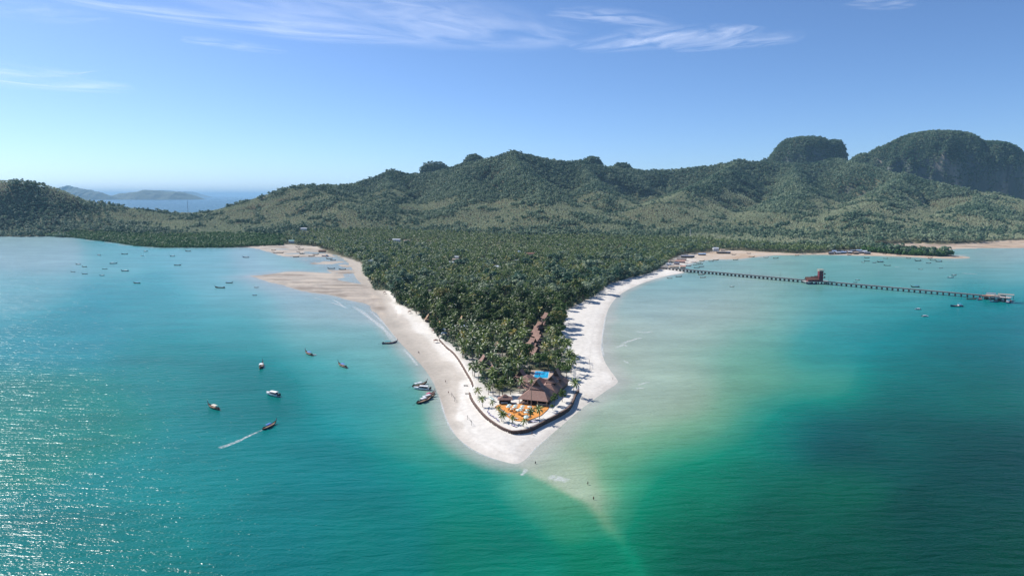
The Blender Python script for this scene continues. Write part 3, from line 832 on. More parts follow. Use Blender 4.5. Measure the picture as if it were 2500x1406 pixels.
def bare_tree_limbs(name, seed, h, mat, spread=0.5, limbs=4, r0=0.22):
    r = random.Random(seed)
    mb = MB()
    top = Vector((r.uniform(-.3, .3), r.uniform(-.3, .3), h * 0.55))
    mb.tube([(0, 0, -0.6), (top.x * .4, top.y * .4, h * .3), tuple(top)], [r0 * 1.2, r0, r0 * .8], 6)
    for k in range(limbs):
        a = 6.28 * k / limbs + r.uniform(-.4, .4)
        e = top + Vector((math.cos(a) * h * spread * .6, math.sin(a) * h * spread * .6, h * r.uniform(.2, .38)))
        mb.tube([tuple(top), tuple((top + e) * .5 + Vector((0, 0, .2))), tuple(e)], [r0 * .7, r0 * .45, r0 * .2], 5)
    me = mb.mesh(name); me.materials.append(mat)
    return me
bark = simple('bark', (0.16, 0.125, 0.09), 0.9, var=0.3, scale=3)
palm_bark = simple('palm_bark', (0.27, 0.23, 0.18), 0.9, var=0.25, scale=4)
leaf_broad = leaf_mat('leaf_broad', (0.017, 0.052, 0.011), (0.125, 0.205, 0.034), (0.26, 0.22, 0.06), trans=0.35)
leaf_palm = leaf_mat('leaf_palm', (0.018, 0.058, 0.010), (0.20, 0.27, 0.045), (0.42, 0.33, 0.06), gloss=0.7, trans=0.3)
leaf_far = leaf_mat('leaf_far', (0.028, 0.112, 0.064), (0.53, 0.59, 0.37), (0.58, 0.54, 0.36), instancer=True, gloss=0.2)  # dark end leans teal, painting in distance haze and shaded tone
leaf_palm_far = leaf_mat('leaf_palm_far', (0.022, 0.074, 0.024), (0.20, 0.27, 0.08), (0.38, 0.33, 0.11), instancer=True, gloss=0.4)
leaf_mangrove = leaf_mat('leaf_mangrove', (0.035, 0.12, 0.030), (0.11, 0.22, 0.05), (0.22, 0.24, 0.09), instancer=True, gloss=0.3)

def proto(me):
    o = bpy.data.objects.new(me.name, me); return o
def scatter(name, label, pts, protos, cat, xyz_scale=None):
    """one mass of vegetation: pts = array (x, y, z, scale, zscale, rot, tint, kind)"""
    col_ = bpy.data.collections.new(name + '_forms')
    for i, me in enumerate(protos):
        o = bpy.data.objects.new('%s_form_%02d' % (name, i), me); col_.objects.link(o)
    P = np.asarray(pts, float)
    me = bpy.data.meshes.new(name)
    me.vertices.add(len(P)); me.vertices.foreach_set('co', P[:, :3].astype(np.float32).ravel())
    def attr(n, typ, data, key='value'):
        a = me.attributes.new(n, typ, 'POINT'); a.data.foreach_set(key, np.ascontiguousarray(data).ravel())
    attr('size', 'FLOAT_VECTOR', np.stack([P[:, 3], P[:, 3], P[:, 3] * P[:, 4]], -1).astype(np.float32), 'vector')
    rt = np.zeros((len(P), 3), np.float32); rt[:, 2] = P[:, 5]; rt[:, 0] = (P[:, 6] - 0.5) * 0.1
    attr('turn', 'FLOAT_VECTOR', rt, 'vector')
    attr('tint', 'FLOAT', P[:, 6].astype(np.float32))
    attr('form', 'INT', P[:, 7].astype(np.int32))
    o = link_obj(name, me)
    ng = bpy.data.node_groups.new(name + '_scatter', 'GeometryNodeTree')
    ng.interface.new_socket('Geometry', in_out='INPUT', socket_type='NodeSocketGeometry')
    ng.interface.new_socket('Geometry', in_out='OUTPUT', socket_type='NodeSocketGeometry')
    N, L = ng.nodes, ng.links
    gi = N.new('NodeGroupInput'); go = N.new('NodeGroupOutput')
    iop = N.new('GeometryNodeInstanceOnPoints')
    ci = N.new('GeometryNodeCollectionInfo'); ci.inputs['Collection'].default_value = col_
    ci.inputs['Separate Children'].default_value = True; ci.inputs['Reset Children'].default_value = True
    def na(n, t):
        q = N.new('GeometryNodeInputNamedAttribute'); q.data_type = t; q.inputs['Name'].default_value = n
        return q.outputs['Attribute']
    e2r = N.new('FunctionNodeEulerToRotation')
    L.new(na('turn', 'FLOAT_VECTOR'), e2r.inputs[0])
    L.new(gi.outputs[0], iop.inputs['Points']); L.new(ci.outputs[0], iop.inputs['Instance'])
    iop.inputs['Pick Instance'].default_value = True
    L.new(na('form', 'INT'), iop.inputs['Instance Index'])
    L.new(e2r.outputs[0], iop.inputs['Rotation']); L.new(na('size', 'FLOAT_VECTOR'), iop.inputs['Scale'])
    L.new(iop.outputs[0], go.inputs[0])
    md = o.modifiers.new('scatter', 'NODES'); md.node_group = ng
    tag(o, label, cat, kind='stuff')
    return o

def joined(name, me_a, me_b):
    """crown + stem as one mesh for far trees"""
    bm = bmesh.new(); bm.from_mesh(me_a)
    n0 = len(bm.faces)
    bm.from_mesh(me_b)
    bm.faces.ensure_lookup_table()
    for f in bm.faces[n0:]: f.material_index = 1
    me = bpy.data.meshes.new(name); bm.to_mesh(me); bm.free()
    me.materials.append(me_a.materials[0]); me.materials.append(me_b.materials[0])
    return me
def trunk_palm(name, seed, h, lean):
    r = random.Random(seed)
    mb = MB()
    a = r.uniform(0, 6.28); pts = []; rad = []
    for k in range(7):
        t = k / 6
        o_ = lean * t ** 1.6
        pts.append((math.cos(a) * o_, math.sin(a) * o_, h * t - 0.3 * (k == 0))); rad.append(0.24 - 0.11 * t if k else 0.32)
    mb.tube(pts, rad, 6)
    me = mb.mesh(name); me.materials.append(palm_bark)
    return me, Vector(pts[-1])

# forms used for far vegetation (origin at the foot, metre scale, crown about 8 m wide)
far_forms = []
for i in range(6):
    far_forms.append(crown_mesh('round_tree', 100 + i, 4.2, 3.4, 6.2, 7, 34, 0.85, leaf_far, (0.34, 0.6)))
for i in range(3):   # plantation tree: small, even, airy
    far_forms.append(crown_mesh('plantation_tree', 120 + i, 3.3, 2.4, 6.6, 6, 26, 0.62, leaf_far, (0.3, 0.55)))
for i in range(2):   # tall emergent
    far_forms.append(crown_mesh('tall_tree', 130 + i, 4.4, 3.2, 10.5, 8, 36, 0.85, leaf_far, (0.3, 0.5)))
palm_forms = []
for i in range(4):
    tm, top = trunk_palm('far_palm_stem', 200 + i, 7.0 + i * 1.0, 0.9)
    cm = palm_crown('far_palm_crown', 210 + i, leaf_palm_far, 12, 3, 4.9, 0.75)
    cm.transform(Matrix.Translation(top))
    palm_forms.append(joined('far_palm', cm, tm))
mang_forms = [crown_mesh('mangrove_bush', 140 + i, 3.4, 2.6, 3.0, 8, 36, 0.6, leaf_mangrove, (0.3, 0.55)) for i in range(3)]
mid_forms = []
for i in range(5):
    mid_forms.append(crown_mesh('leafy_tree', 150 + i, 4.3, 3.6, 6.2, 12, 62, 0.52, leaf_far, (0.26, 0.46)))

def jitter_grid(x0, x1, y0, y1, step, seed):
    r = np.random.default_rng(seed)
    gx, gy = np.meshgrid(np.arange(x0, x1, step), np.arange(y0, y1, step))
    gx = gx + r.uniform(-.48, .48, gx.shape) * step; gy = gy + r.uniform(-.48, .48, gy.shape) * step
    return gx.ravel(), gy.ravel(), r
def in_view(x, y, m=0.20):
    return np.abs(x) < (0.78 + m) * y + 25

# footprints kept clear of trees: (px, py, radius m) on the ground -- filled from the building list
CLEAR = []
def clear_mask(x, y):
    ok = np.ones(x.shape, bool)
    for cx, cy, r_ in CLEAR: ok &= (x - cx) ** 2 + (y - cy) ** 2 > r_ * r_
    return ok

# ================================================================== BUILDINGS
def roof_mat(name, col, col2, rib=6.0, rough=0.75):
    """tiled / sheet roof: courses as fine relief plus weathered patches"""
    m, nt, out = new_mat(name)
    N, L = nt.nodes, nt.links
    tc = N.new('ShaderNodeTexCoord')
    nz = N.new('ShaderNodeTexNoise'); nz.inputs['Scale'].default_value = 0.8; nz.inputs['Detail'].default_value = 6; nz.inputs['Roughness'].default_value = 0.65
    L.new(tc.outputs['Object'], nz.inputs['Vector'])
    wv = N.new('ShaderNodeTexWave'); wv.bands_direction = 'Z'; wv.inputs['Scale'].default_value = rib; wv.inputs['Distortion'].default_value = 0.6
    L.new(tc.outputs['Object'], wv.inputs['Vector'])
    mr = N.new('ShaderNodeMapRange'); mr.inputs[1].default_value = 0.32; mr.inputs[2].default_value = 0.68; L.new(nz.outputs['Fac'], mr.inputs[0])
    mx = N.new('ShaderNodeMix'); mx.data_type = 'RGBA'; mx.inputs[6].default_value = (*col, 1); mx.inputs[7].default_value = (*col2, 1); L.new(mr.outputs[0], mx.inputs[0])
    b = N.new('ShaderNodeBsdfPrincipled'); b.inputs['Roughness'].default_value = rough; b.inputs['Specular IOR Level'].default_value = 0.3
    bp = N.new('ShaderNodeBump'); bp.inputs['Strength'].default_value = 0.35; bp.inputs['Distance'].default_value = 0.06
    L.new(wv.outputs['Fac'], bp.inputs['Height']); L.new(bp.outputs[0], b.inputs['Normal'])
    L.new(mx.outputs[2], b.inputs['Base Color']); L.new(b.outputs[0], out.inputs['Surface'])
    MATS[name] = m
    return m
r_brown = roof_mat('roof_brown_shingle', (0.24, 0.135, 0.105), (0.32, 0.19, 0.15))
r_thatch = roof_mat('roof_thatch', (0.34, 0.21, 0.115), (0.44, 0.29, 0.17), 3)
r_grey = roof_mat('roof_grey_thatch', (0.26, 0.22, 0.19), (0.36, 0.31, 0.27), 3)
r_white = roof_mat('roof_white_sheet', (0.70, 0.72, 0.74), (0.56, 0.60, 0.64), 9, 0.5)
r_blue = roof_mat('roof_blue_sheet', (0.30, 0.42, 0.62), (0.42, 0.52, 0.66), 9, 0.5)
r_slate = roof_mat('roof_slate_sheet', (0.17, 0.19, 0.24), (0.27, 0.28, 0.32), 9, 0.6)
r_teal = roof_mat('roof_teal_sheet', (0.20, 0.45, 0.44), (0.30, 0.52, 0.50), 9, 0.5)
r_tan = roof_mat('roof_tan_sheet', (0.55, 0.43, 0.33), (0.45, 0.34, 0.26), 9)
r_orange = roof_mat('roof_salmon_sheet', (0.62, 0.36, 0.27), (0.52, 0.30, 0.23), 9)
r_rust = roof_mat('roof_rusty_sheet', (0.30, 0.15, 0.10), (0.22, 0.11, 0.08), 9)
ROOFS = dict(white=r_white, blue=r_blue, slate=r_slate, teal=r_teal, tan=r_tan, salmon=r_orange, rust=r_rust, brown=r_brown, thatch=r_thatch, grey=r_grey)
dark_wood = simple('dark_wood', (0.055, 0.035, 0.026), 0.7, var=0.25, scale=2)
mid_wood = simple('mid_wood', (0.16, 0.095, 0.06), 0.75, var=0.25, scale=2)
cream = simple('cream_wall', (0.62, 0.53, 0.40), 0.85)
white_wall = simple('white_wall', (0.72, 0.71, 0.69), 0.85)
pinkish = simple('pink_wall', (0.52, 0.33, 0.28), 0.85)
shade_glass = simple('window_glass', (0.03, 0.04, 0.05), 0.1, spec=0.6)
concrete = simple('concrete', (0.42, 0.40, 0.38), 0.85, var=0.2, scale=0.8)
dark_concrete = simple('darker_concrete', (0.13, 0.13, 0.125), 0.9, var=0.3, scale=0.8)  # darker concrete for pillars, lamp posts and near-side parapets

MARKS = [(19.5, 440, 'blue swimming pool'), (14, 385, 'restaurant roof'), (-4, 378, 'bar kiosk')]
def clear_for(p, r_, corridor=2.2):
    CLEAR.append((p.x, p.y, r_))
    d = Vector((-p.x, -p.y)); d.normalize()
    for k, f in ((1.0, 0.9), (2.0, 0.75), (3.0, 0.6), (4.0, 0.5)):
        if k <= corridor * 1.5 + 0.3: CLEAR.append((p.x + d.x * r_ * k, p.y + d.y * r_ * k, r_ * f))

# ---- restaurant of the resort -------------------------------------------------
RZ = math.atan2(-6.1, 17.1)
rest = empty('restaurant', (20.1, 369.9, PLAT_Z), RZ)
tag(rest, 'large brown-roofed restaurant with stepped tower roofs behind the orange terrace', 'restaurant')
def tower_roof(x, y, hw, hd, zb, zt, gap=0.9):
    """raised roof: dark band filling the gap, a skirt roof, then a steep gable cap"""
    MB().box(x - hw * 0.80, x + hw * 0.80, y - hd * 0.80, y + hd * 0.80, zb - 0.6, zb + gap).build('dark_gap_band', dark_wood, rest)
    sk = MB().hip(x - hw, x + hw, y - hd, y + hd, zb + gap, zb + gap + 1.5, x - hw * 0.6, x + hw * 0.6, y - hd * 0.6, y + hd * 0.6).build('skirt_roof', r_brown, rest)
    MB().gable(x - hw * 0.58, x + hw * 0.58, y - hd * 0.72, y + hd * 0.72, zb + gap + 1.42, zt, 0.16, 0.06).build('gable_roof', r_brown, sk)
    MB().add([(x - hw * 0.5, y - hd * 0.66, zb + gap + 1.45), (x + hw * 0.5, y - hd * 0.66, zb + gap + 1.45), (x, y - hd * 0.66, zt - 0.4),
              (x - hw * 0.5, y + hd * 0.66, zb + gap + 1.45), (x + hw * 0.5, y + hd * 0.66, zb + gap + 1.45), (x, y + hd * 0.66, zt - 0.4)],
             [(0, 1, 2), (5, 4, 3), (0, 3, 4, 1), (1, 4, 5, 2), (2, 5, 3, 0)]).build('gable_end', dark_wood, sk)
MB().hip(-18.2, 0.0, 0, 19.5, 3.2, 7.4, -12.5, -5.0, 8.5, 14.0).build('front_roof', r_brown, rest)
MB().hip(-13.0, 0.05, 17.0, 48, 3.25, 7.2, -7.2, -4.6, 21, 42).build('rear_roof', r_brown, rest)
MB().hip(-21.0, -11.5, 27, 42, 3.15, 6.7, -16.4, -15.9, 33, 36.5).build('annex_roof', r_brown, rest)
MB().hip(-31.0, -19.8, 32, 46, 3.1, 6.4, -25.6, -25.2, 38, 40.5).build('annex_roof', r_brown, rest)
MB().hip(-25.5, -17.2, 21, 31, 3.0, 5.4, -21.6, -21.0, 25, 27).build('annex_roof', r_brown, rest)
tower_roof(-9.5, 11.0, 4.6, 3.6, 6.6, 12.4)
tower_roof(-5.4, 26.5, 3.7, 3.2, 6.6, 11.2)
tower_roof(-5.2, 36.0, 4.2, 3.8, 6.6, 13.2)
MB().box(-17.2, -1.0, 6.0, 18.5, 0, 3.1).build('wall', dark_wood, rest)
MB().box(-12.2, -1.0, 18.6, 47, 0, 3.1).build('wall', mid_wood, rest)
MB().box(-20, -12.6, 28, 41, 0, 3.05).build('wall', cream, rest)
MB().box(-30, -20.8, 33, 45, 0, 3.05).build('wall', cream, rest)
MB().box(-17.4, -0.8, 0.8, 5.9, 0.0, 0.35).build('veranda_floor', mid_wood, rest)
for x in (-17.3, -12.2, -6.5, -0.9):
    MB().box(x - 0.13, x + 0.13, 0.8, 1.06, 0.36, 3.05).build('post', cream, rest)
for x0, x1 in ((-17.1, -12.4), (-6.3, -1.1)):
    rl = MB().box(x0, x1, 0.86, 0.94, 1.2, 1.3).build('railing', white_wall, rest)
    bl = MB()
    for k in range(14):
        xx = x0 + (x1 - x0) * (k + 0.5) / 14
        bl.box(xx - 0.04, xx + 0.04, 0.87, 0.93, 0.36, 1.19)
    o = bl.build('balusters', white_wall, rl); o['kind'] = 'stuff'
MB().box(-12.1, -6.6, 6.0 - 0.06, 6.0 - 0.02, 0.4, 2.6).build('doorway', shade_glass, rest)
p = Vector((20.1, 369.9))
ca_, sa_ = math.cos(RZ), math.sin(RZ)
def rl2w(x, y): return Vector((20.1 + ca_ * x - sa_ * y, 369.9 + sa_ * x + ca_ * y, PLAT_Z))
for x, y, r_ in ((-9, 8, 13), (-6, 20, 10), (-6, 30, 10), (-6, 40, 10), (-16, 30, 10), (-25, 38, 9), (-9, -4, 10), (-17, 4, 7)):
    q = rl2w(x, y); CLEAR.append((q.x, q.y, r_))
# ---- swimming pool behind it
pool = empty('swimming_pool', (19.5, 440, PLAT_Z), RZ * 0.3)
tag(pool, 'bright blue swimming pool behind the restaurant roof', 'swimming pool')
MB().box(-7.5, 9.5, -11, 11, 0.01, 0.16).build('pool_deck', simple('pool_deck', (0.50, 0.36, 0.28), 0.85, var=0.2), pool)
MB().box(-4.6, 4.6, -8.5, 8.5, 0.165, 0.18).build('pool_water', simple('pool_water', (0.02, 0.42, 0.72), 0.08, var=0.15, scale=0.5, spec=0.5), pool)
rim = MB()
for a in ((-4.9, -4.6, -8.8, 8.8), (4.6, 4.9, -8.8, 8.8), (-4.6, 4.6, -8.8, -8.5), (-4.6, 4.6, 8.5, 8.8)): rim.box(*a, 0.15, 0.26)
rim.build('pool_rim', white_wall, pool)
clear_for(Vector((19.5, 440)), 11, 0.5)
# ---- bar kiosk left of it
kio = empty('bar_kiosk', (-4.0, 377.6, PLAT_Z), R(2))
tag(kio, 'small bar pavilion with brown hipped roof beside the orange terrace', 'kiosk')
rf = MB().hip(-4.3, 4.3, -2.6, 3.0, 2.7, 4.5, -1.1, 1.1, 0.0, 0.4).build('roof', r_brown, kio)
MB().hip(-1.5, 1.5, -0.9, 1.3, 4.3, 5.3, -0.3, 0.3, 0.15, 0.25).build('roof_lantern', r_brown, rf)
MB().box(-3.3, 3.3, -1.4, 2.2, 0, 1.15).build('bar_counter', dark_wood, kio)
MB().box(-2.2, 1.6, -1.46, -1.41, 0.35, 1.0).build('counter_panel', simple('pale_blue_panel', (0.42, 0.55, 0.62), 0.6), kio)
for x in (-3.2, 3.2):
    for y in (-1.3, 2.1): MB().box(x - 0.1, x + 0.1, y - 0.1, y + 0.1, 0, 2.65).build('post', dark_wood, kio)
CLEAR.append((-4, 378, 7)); CLEAR.append((-4, 368, 9)); CLEAR.append((3, 360, 16)); CLEAR.append((3, 345, 14)); CLEAR.append((14, 355, 10)); CLEAR.append((-12, 362, 9))

# ---- bungalows of the resort
def bungalow_proto(roof):
    t = empty('bungalow', (0, 0, 0))
    MB().box(-2.7, 2.7, -3.2, 3.4, 0.3, 2.7).build('wall', mid_wood, t)
    MB().box(-3.3, 3.3, -4.6, 3.7, 0.0, 0.28).build('veranda_floor', dark_wood, t)
    lo = MB().hip(-4.0, 4.0, -5.0, 4.6, 2.6, 4.0, -2.0, 2.0, -2.8, 2.8).build('lower_roof', roof, t)
    up = MB().gable(-2.5, 2.5, -3.5, 3.3, 3.75, 7.4, 0.16, 0.12).build('upper_roof', roof, t)
    MB().add([(-2.0, -3.3, 3.8), (2.0, -3.3, 3.8), (0, -3.3, 6.9), (-2.0, 3.1, 3.8), (2.0, 3.1, 3.8), (0, 3.1, 6.9)], [(0, 1, 2), (5, 4, 3), (0, 3, 4, 1), (1, 4, 5, 2), (2, 5, 3, 0)]).build('gable_end', dark_wood, up)
    MB().box(-0.5, 0.5, -3.26, -3.21, 0.3, 2.3).build('door', dark_wood, t)
    for x in (-1.75, 1.75): MB().box(x - 0.55, x + 0.55, -3.25, -3.21, 1.1, 2.1).build('window', shade_glass, t)
    for x in (-3.1, 3.1): MB().box(x - 0.08, x + 0.08, -4.5, -4.34, 0.28, 2.65).build('post', dark_wood, t)
    return freeze(t)
bung = {k: bungalow_proto(ROOFS[k]) for k in ('brown', 'thatch')}
bung_used = set()
def bungalow(px, py, kind, rz, s, label, group, zt=7.4):
    a = at(px, py, PLAT_Z + zt * s)
    o = bung[kind] if kind not in bung_used else copy_tree(bung[kind])
    bung_used.add(kind)
    g = max(gz(a), 1.5)
    o.location = (a.x, a.y, g); o.rotation_euler = (0, 0, R(rz)); o.scale = (s, s, s)
    tag(o, label, 'bungalow', group)
    MARKS.append((a.x, a.y, label.split(' in the row')[0]))
    clear_for(a, (8.0 if group == GB else 5.5) * s, 2.0)
GB = 'brown bungalows in a row behind the eastern beach'
names = ['first', 'second', 'third', 'fourth', 'fifth', 'sixth', 'seventh', 'eighth', 'ninth', 'tenth']
row = [(1307, 846, 30), (1304, 836, 30), (1301, 824, 32), (1316, 815, 28), (1313, 806, 30), (1309, 799, 30), (1318, 785, 32), (1329, 778, 30), (1330, 770, 30), (1334, 763, 28)]
for i, (a, b, rz) in enumerate(row):
    bungalow(a, b, 'brown', rz, 1.0, f'{names[i]} brown steep-roofed bungalow from the pool in the row behind the eastern beach', GB)
bungalow(1182, 866, 'brown', 12, 1.05, 'brown bungalow with tall pointed roof deep in the palms near the western wall', 'bungalows in the western palms')
bungalow(1203, 891, 'brown', 10, 0.95, 'low brown bungalow roof among palms west of the restaurant', 'bungalows in the western palms')
bungalow(1216, 834, 'brown', 10, 0.95, 'brown bungalow roof half hidden in the middle of the palm grove', 'bungalows in the western palms')
bungalow(1272, 901, 'brown', -15, 0.95, 'dark brown bungalow roof in tree shade just behind the restaurant annex', 'bungalows in the western palms')
bungalow(1361, 737, 'brown', -25, 1.2, 'dark steep-roofed bungalow farthest along the eastern beach edge', GB)
GT = 'thatched bungalows near the western beach'
bungalow(1046, 763, 'thatch', 15, 1.0, 'reddish thatched bungalow farthest along the western beach edge', GT)
bungalow(1060, 767, 'thatch', 14, 1.0, 'tan thatched bungalow second from the far end by the western beach', GT)
bungalow(1074, 781, 'thatch', 14, 0.85, 'small tan thatched bungalow nearest the western beach sand', GT)
bungalow(1128, 771, 'thatch', 10, 1.0, 'tall thatched bungalow inland behind the small white tent', GT)
bungalow(1127, 781, 'thatch', 10, 0.95, 'thatched bungalow just in front of the taller inland thatched one', GT)
bungalow(1140, 745, 'thatch', 8, 0.95, 'lone thatched bungalow roof in dense trees inland', GT)

# ---- other single buildings in the trees
def house(px, py, w, d, h, rz, roof, wall, label, group=None, rise=1.6, hip=False, name='house', corridor=1.6, cat='house', zg=None):
    a = hit(px, py, h + rise * 0.5); g = max(a.z, 0.6)
    t = empty(name, (a.x, a.y, g), R(rz))
    MB().box(-w / 2 + .4, w / 2 - .4, -d / 2 + .4, d / 2 - .4, 0, h).build('wall', wall, t)
    if hip: MB().hip(-w / 2, w / 2, -d / 2, d / 2, h, h + rise, -w * .22, w * .22, -0.1, 0.1).build('roof', roof, t)
    else:
        # ridge along x: build along y and turn
        ro = MB().gable(-d / 2, d / 2, -w / 2, w / 2, h - 0.02, h + rise, 0.14).build('roof', roof, t); ro.rotation_euler = (0, 0, R(90))
    MB().box(-0.45, 0.45, -d / 2 + .34, -d / 2 + .38, 0, 2.0).build('door', dark_wood, t)
    for x in (-w * .3, w * .3): MB().box(x - .5, x + .5, -d / 2 + .33, -d / 2 + .38, 1.0, 1.9).build('window', shade_glass, t)
    tag(t, label, cat, group)
    MARKS.append((a.x, a.y, label.split(' with ')[0]))
    clear_for(a, max(w, d) * (0.95 if group == GV else 0.6), corridor)
    return t
GV = 'village houses in the palms'
house(1235, 725, 11, 8, 3.0, 4, r_brown, cream, 'brown hipped roof house with cream wall in the middle of the wood', hip=True, rise=2.8, corridor=2.6)
house(1218, 733, 4.0, 3.2, 2.4, 4, r_white, white_wall, 'small white annex beside the brown hipped roof house', corridor=2.2)
t_ = house(1046, 713, 15, 13, 2.6, 0, r_grey, cream, 'large grey cone-roofed thatched hall near the western beach', hip=True, rise=5.6, name='thatched_hall', corridor=2.4, cat='hall')
t_ = house(1212, 650, 20, 11, 4.2, 8, r_white, white_wall, 'large hall with pale blue and white sheet roof in the village', name='village_hall', rise=2.6, corridor=2.4, cat='hall')
house(1229, 654, 12, 9, 3.6, 8, r_blue, white_wall, 'blue-roofed wing in front of the large white village hall', corridor=2.2)
house(1243, 646, 15, 9, 3.6, -12, r_tan, cream, 'tan sheet-roofed house touching the large white village hall', corridor=2.2)
GV = 'village houses in the palms'
for a, b, w, d, h, rz, rc, wl_, lb in [
    (1021, 621, 7, 5, 4.5, 5, 'white', white_wall, 'bright white cube-like house alone in the palms'),
    (1114, 632, 12, 7, 3.5, 8, 'tan', pinkish, 'tan-roofed pinkish house in a village clearing'),
    (1115, 626, 7, 5, 3.5, 0, 'white', white_wall, 'small white roof just behind the tan pinkish house'),
    (1101, 639, 11, 6, 3.2, 5, 'white', white_wall, 'white-roofed house in front of the tan pinkish house'),
    (906, 636, 10, 6, 3.4, 10, 'blue', white_wall, 'pale blue roof at the palm edge by the west cove'),
    (904, 655, 7, 5, 3.0, 10, 'white', white_wall, 'small white house low in the trees by the west cove'),
    (968, 584, 18, 9, 3.6, 4, 'white', white_wall, 'long white school-like building far back in the palms'),
    (993, 587, 13, 7, 3.2, 0, 'tan', cream, 'brownish long roof beside the long white building'),
    (1176, 632, 11, 6, 3.2, 0, 'teal', cream, 'teal sheet roof behind the large white village hall'),
    (1193, 641, 6, 5, 3.2, 10, 'white', white_wall, 'small white hut left of the large village hall'),
    (1268, 613, 5, 5, 7.0, 0, 'blue', white_wall, 'narrow tall white house with blue top in the village'),
    (1295, 618, 14, 8, 3.4, -5, 'rust', pinkish, 'rusty red roof on a long pink village house'),
    (1262, 635, 10, 6, 3.0, 0, 'slate', white_wall, 'grey-roofed house in front of the narrow tall house'),
    (1365, 597, 10, 6, 3.2, 5, 'white', white_wall, 'white roof alone far back toward the plain'),
    (1470, 645, 8, 5, 3.0, 0, 'blue', white_wall, 'small blue roof in the wood toward the pier'),
    (712, 587, 12, 7, 3.2, 0, 'teal', white_wall, 'teal roof at the tree edge above the tidal flat'),
    (742, 557, 16, 8, 3.4, 0, 'white', white_wall, 'white-roofed building behind the mangrove'),
    (1747, 605, 11, 7, 3.2, 5, 'white', white_wall, 'white roof in trees above the eastern cove'),
]:
    house(a, b, w * 1.15, d * 1.15, h + 3.0, rz, ROOFS[rc], wl_, lb, GV, corridor=2.6)
# ---- fishing village at the foot of the pier and along the far bay
GP = 'houses at the foot of the pier'
for a, b, w, d, h, rz, rc, wl_, lb in [
    (1645, 650, 17, 9, 3.0, -6, 'tan', cream, 'cream sheet roof shelter at the landward end of the pier'),
    (1667, 650, 9, 9, 3.2, -6, 'salmon', cream, 'salmon-roofed pier gate house where the pier leaves the shore'),
    (1621, 651, 10, 6, 2.6, -4, 'grey', dark_wood, 'grey-roofed stall nearest the beach beside the pier foot'),
    (1632, 643, 9, 6, 2.8, 0, 'white', white_wall, 'small white-roofed shop behind the cream pier shelter'),
    (1652, 641, 10, 6, 2.8, -5, 'slate', pinkish, 'dark-roofed house between the cream shelter and pink house'),
    (1660, 636, 19, 8, 3.0, -14, 'salmon', pinkish, 'long pink-roofed house above the moored boats'),
    (1640, 636, 12, 7, 3.0, -10, 'tan', cream, 'tan-roofed house at the wood edge behind the pier foot'),
    (1664, 631, 18, 8, 3.0, -12, 'grey', pinkish, 'grey-roofed long house second from the sandy cove'),
    (1674, 624, 18, 9, 3.4, -10, 'slate', dark_wood, 'dark blue-grey roofed house nearest the sandy cove'),
    (1690, 624, 9, 7, 3.0, -10, 'slate', dark_wood, 'small dark shed beside the dark blue-grey roofed house'),
    (1714, 619, 15, 6, 2.6, -5, 'blue', dark_wood, 'blue-roofed boat shed on the sand of the cove'),
    (1762, 614, 20, 9, 3.4, -4, 'grey', dark_wood, 'large pale-roofed stilt house on the cove beach'),
    (1764, 609, 10, 6, 5.2, -4, 'tan', cream, 'upper pale roof standing behind the large stilt house'),
    (1778, 615, 9, 6, 3.0, -4, 'slate', dark_wood, 'dark little house at the right end of the stilt house'),
    (1926, 608, 10, 6, 3.0, 0, 'tan', cream, 'tan roof in the trees of the far bay shore'),
    (1948, 608, 11, 6, 3.0, 0, 'grey', dark_wood, 'thatched hut in the trees of the far bay shore'),
]:
    house(a, b, w, d, h, rz, ROOFS[rc], wl_, lb, GP, corridor=1.4)
GF = 'stilt houses of the far fishing village'
cols = ['slate', 'blue', 'white', 'slate', 'blue', 'grey', 'white', 'slate', 'tan', 'blue', 'slate', 'white', 'slate']
ordn = ['first', 'second', 'third', 'fourth', 'fifth', 'sixth', 'seventh', 'eighth', 'ninth', 'tenth', 'eleventh', 'twelfth', 'thirteenth']
rr = random.Random(3)
for i in range(13):
    a = 2030 + i * 7.3 + rr.uniform(-1, 1)
    b = (615.5, 611.5)[i % 2] + rr.uniform(-0.8, 0.8) - (0.8 if 4 < i < 11 else 0)
    house(a, b, rr.uniform(9, 13), rr.uniform(6, 8), rr.uniform(2.6, 3.4), rr.uniform(-12, 12), ROOFS[cols[i]], dark_wood,
          f'{cols[i]} roofed stilt house, {ordn[i]} from the west in the far fishing village', GF, corridor=0.8, name='stilt_house')
# ---- hut on stilts over the western flat
t_ = house(787, 612, 16, 6, 2.6, 0, r_rust, dark_wood, 'dark stilt hut at the edge of the tidal flat', name='stilt_hut', corridor=1.0, cat='hut')
# ---- white tents and sheds by the western beach
for a, b, w, d, lb in [(1131, 795, 9, 7, 'white canvas tent in the trees near the thatched bungalows'), (1081, 803, 5, 4, 'small white beach tent behind the western sand'), (1084, 812, 5, 4, 'blue-grey beach tent behind the western sand')]:
    g = at(a, b, PLAT_Z + 2.6)
    t = empty('tent', (g.x, g.y, max(gz(g), PLAT_Z)), R(10)); tag(t, lb, 'tent')
    MB().hip(-w / 2, w / 2, -d / 2, d / 2, 2.2, 3.6, -0.3, 0.3, -0.2, 0.2, 0.08).build('canopy', r_white if 'white' in lb else r_blue, t)
    for x in (-1, 1):
        for y in (-1, 1): MB().bar((x * (w / 2 - .2), y * (d / 2 - .2), 0), (x * (w / 2 - .2), y * (d / 2 - .2), 2.12), 0.06).build('pole', white_wall, t)
    clear_for(g, max(w, d) * 0.62, 2.2)

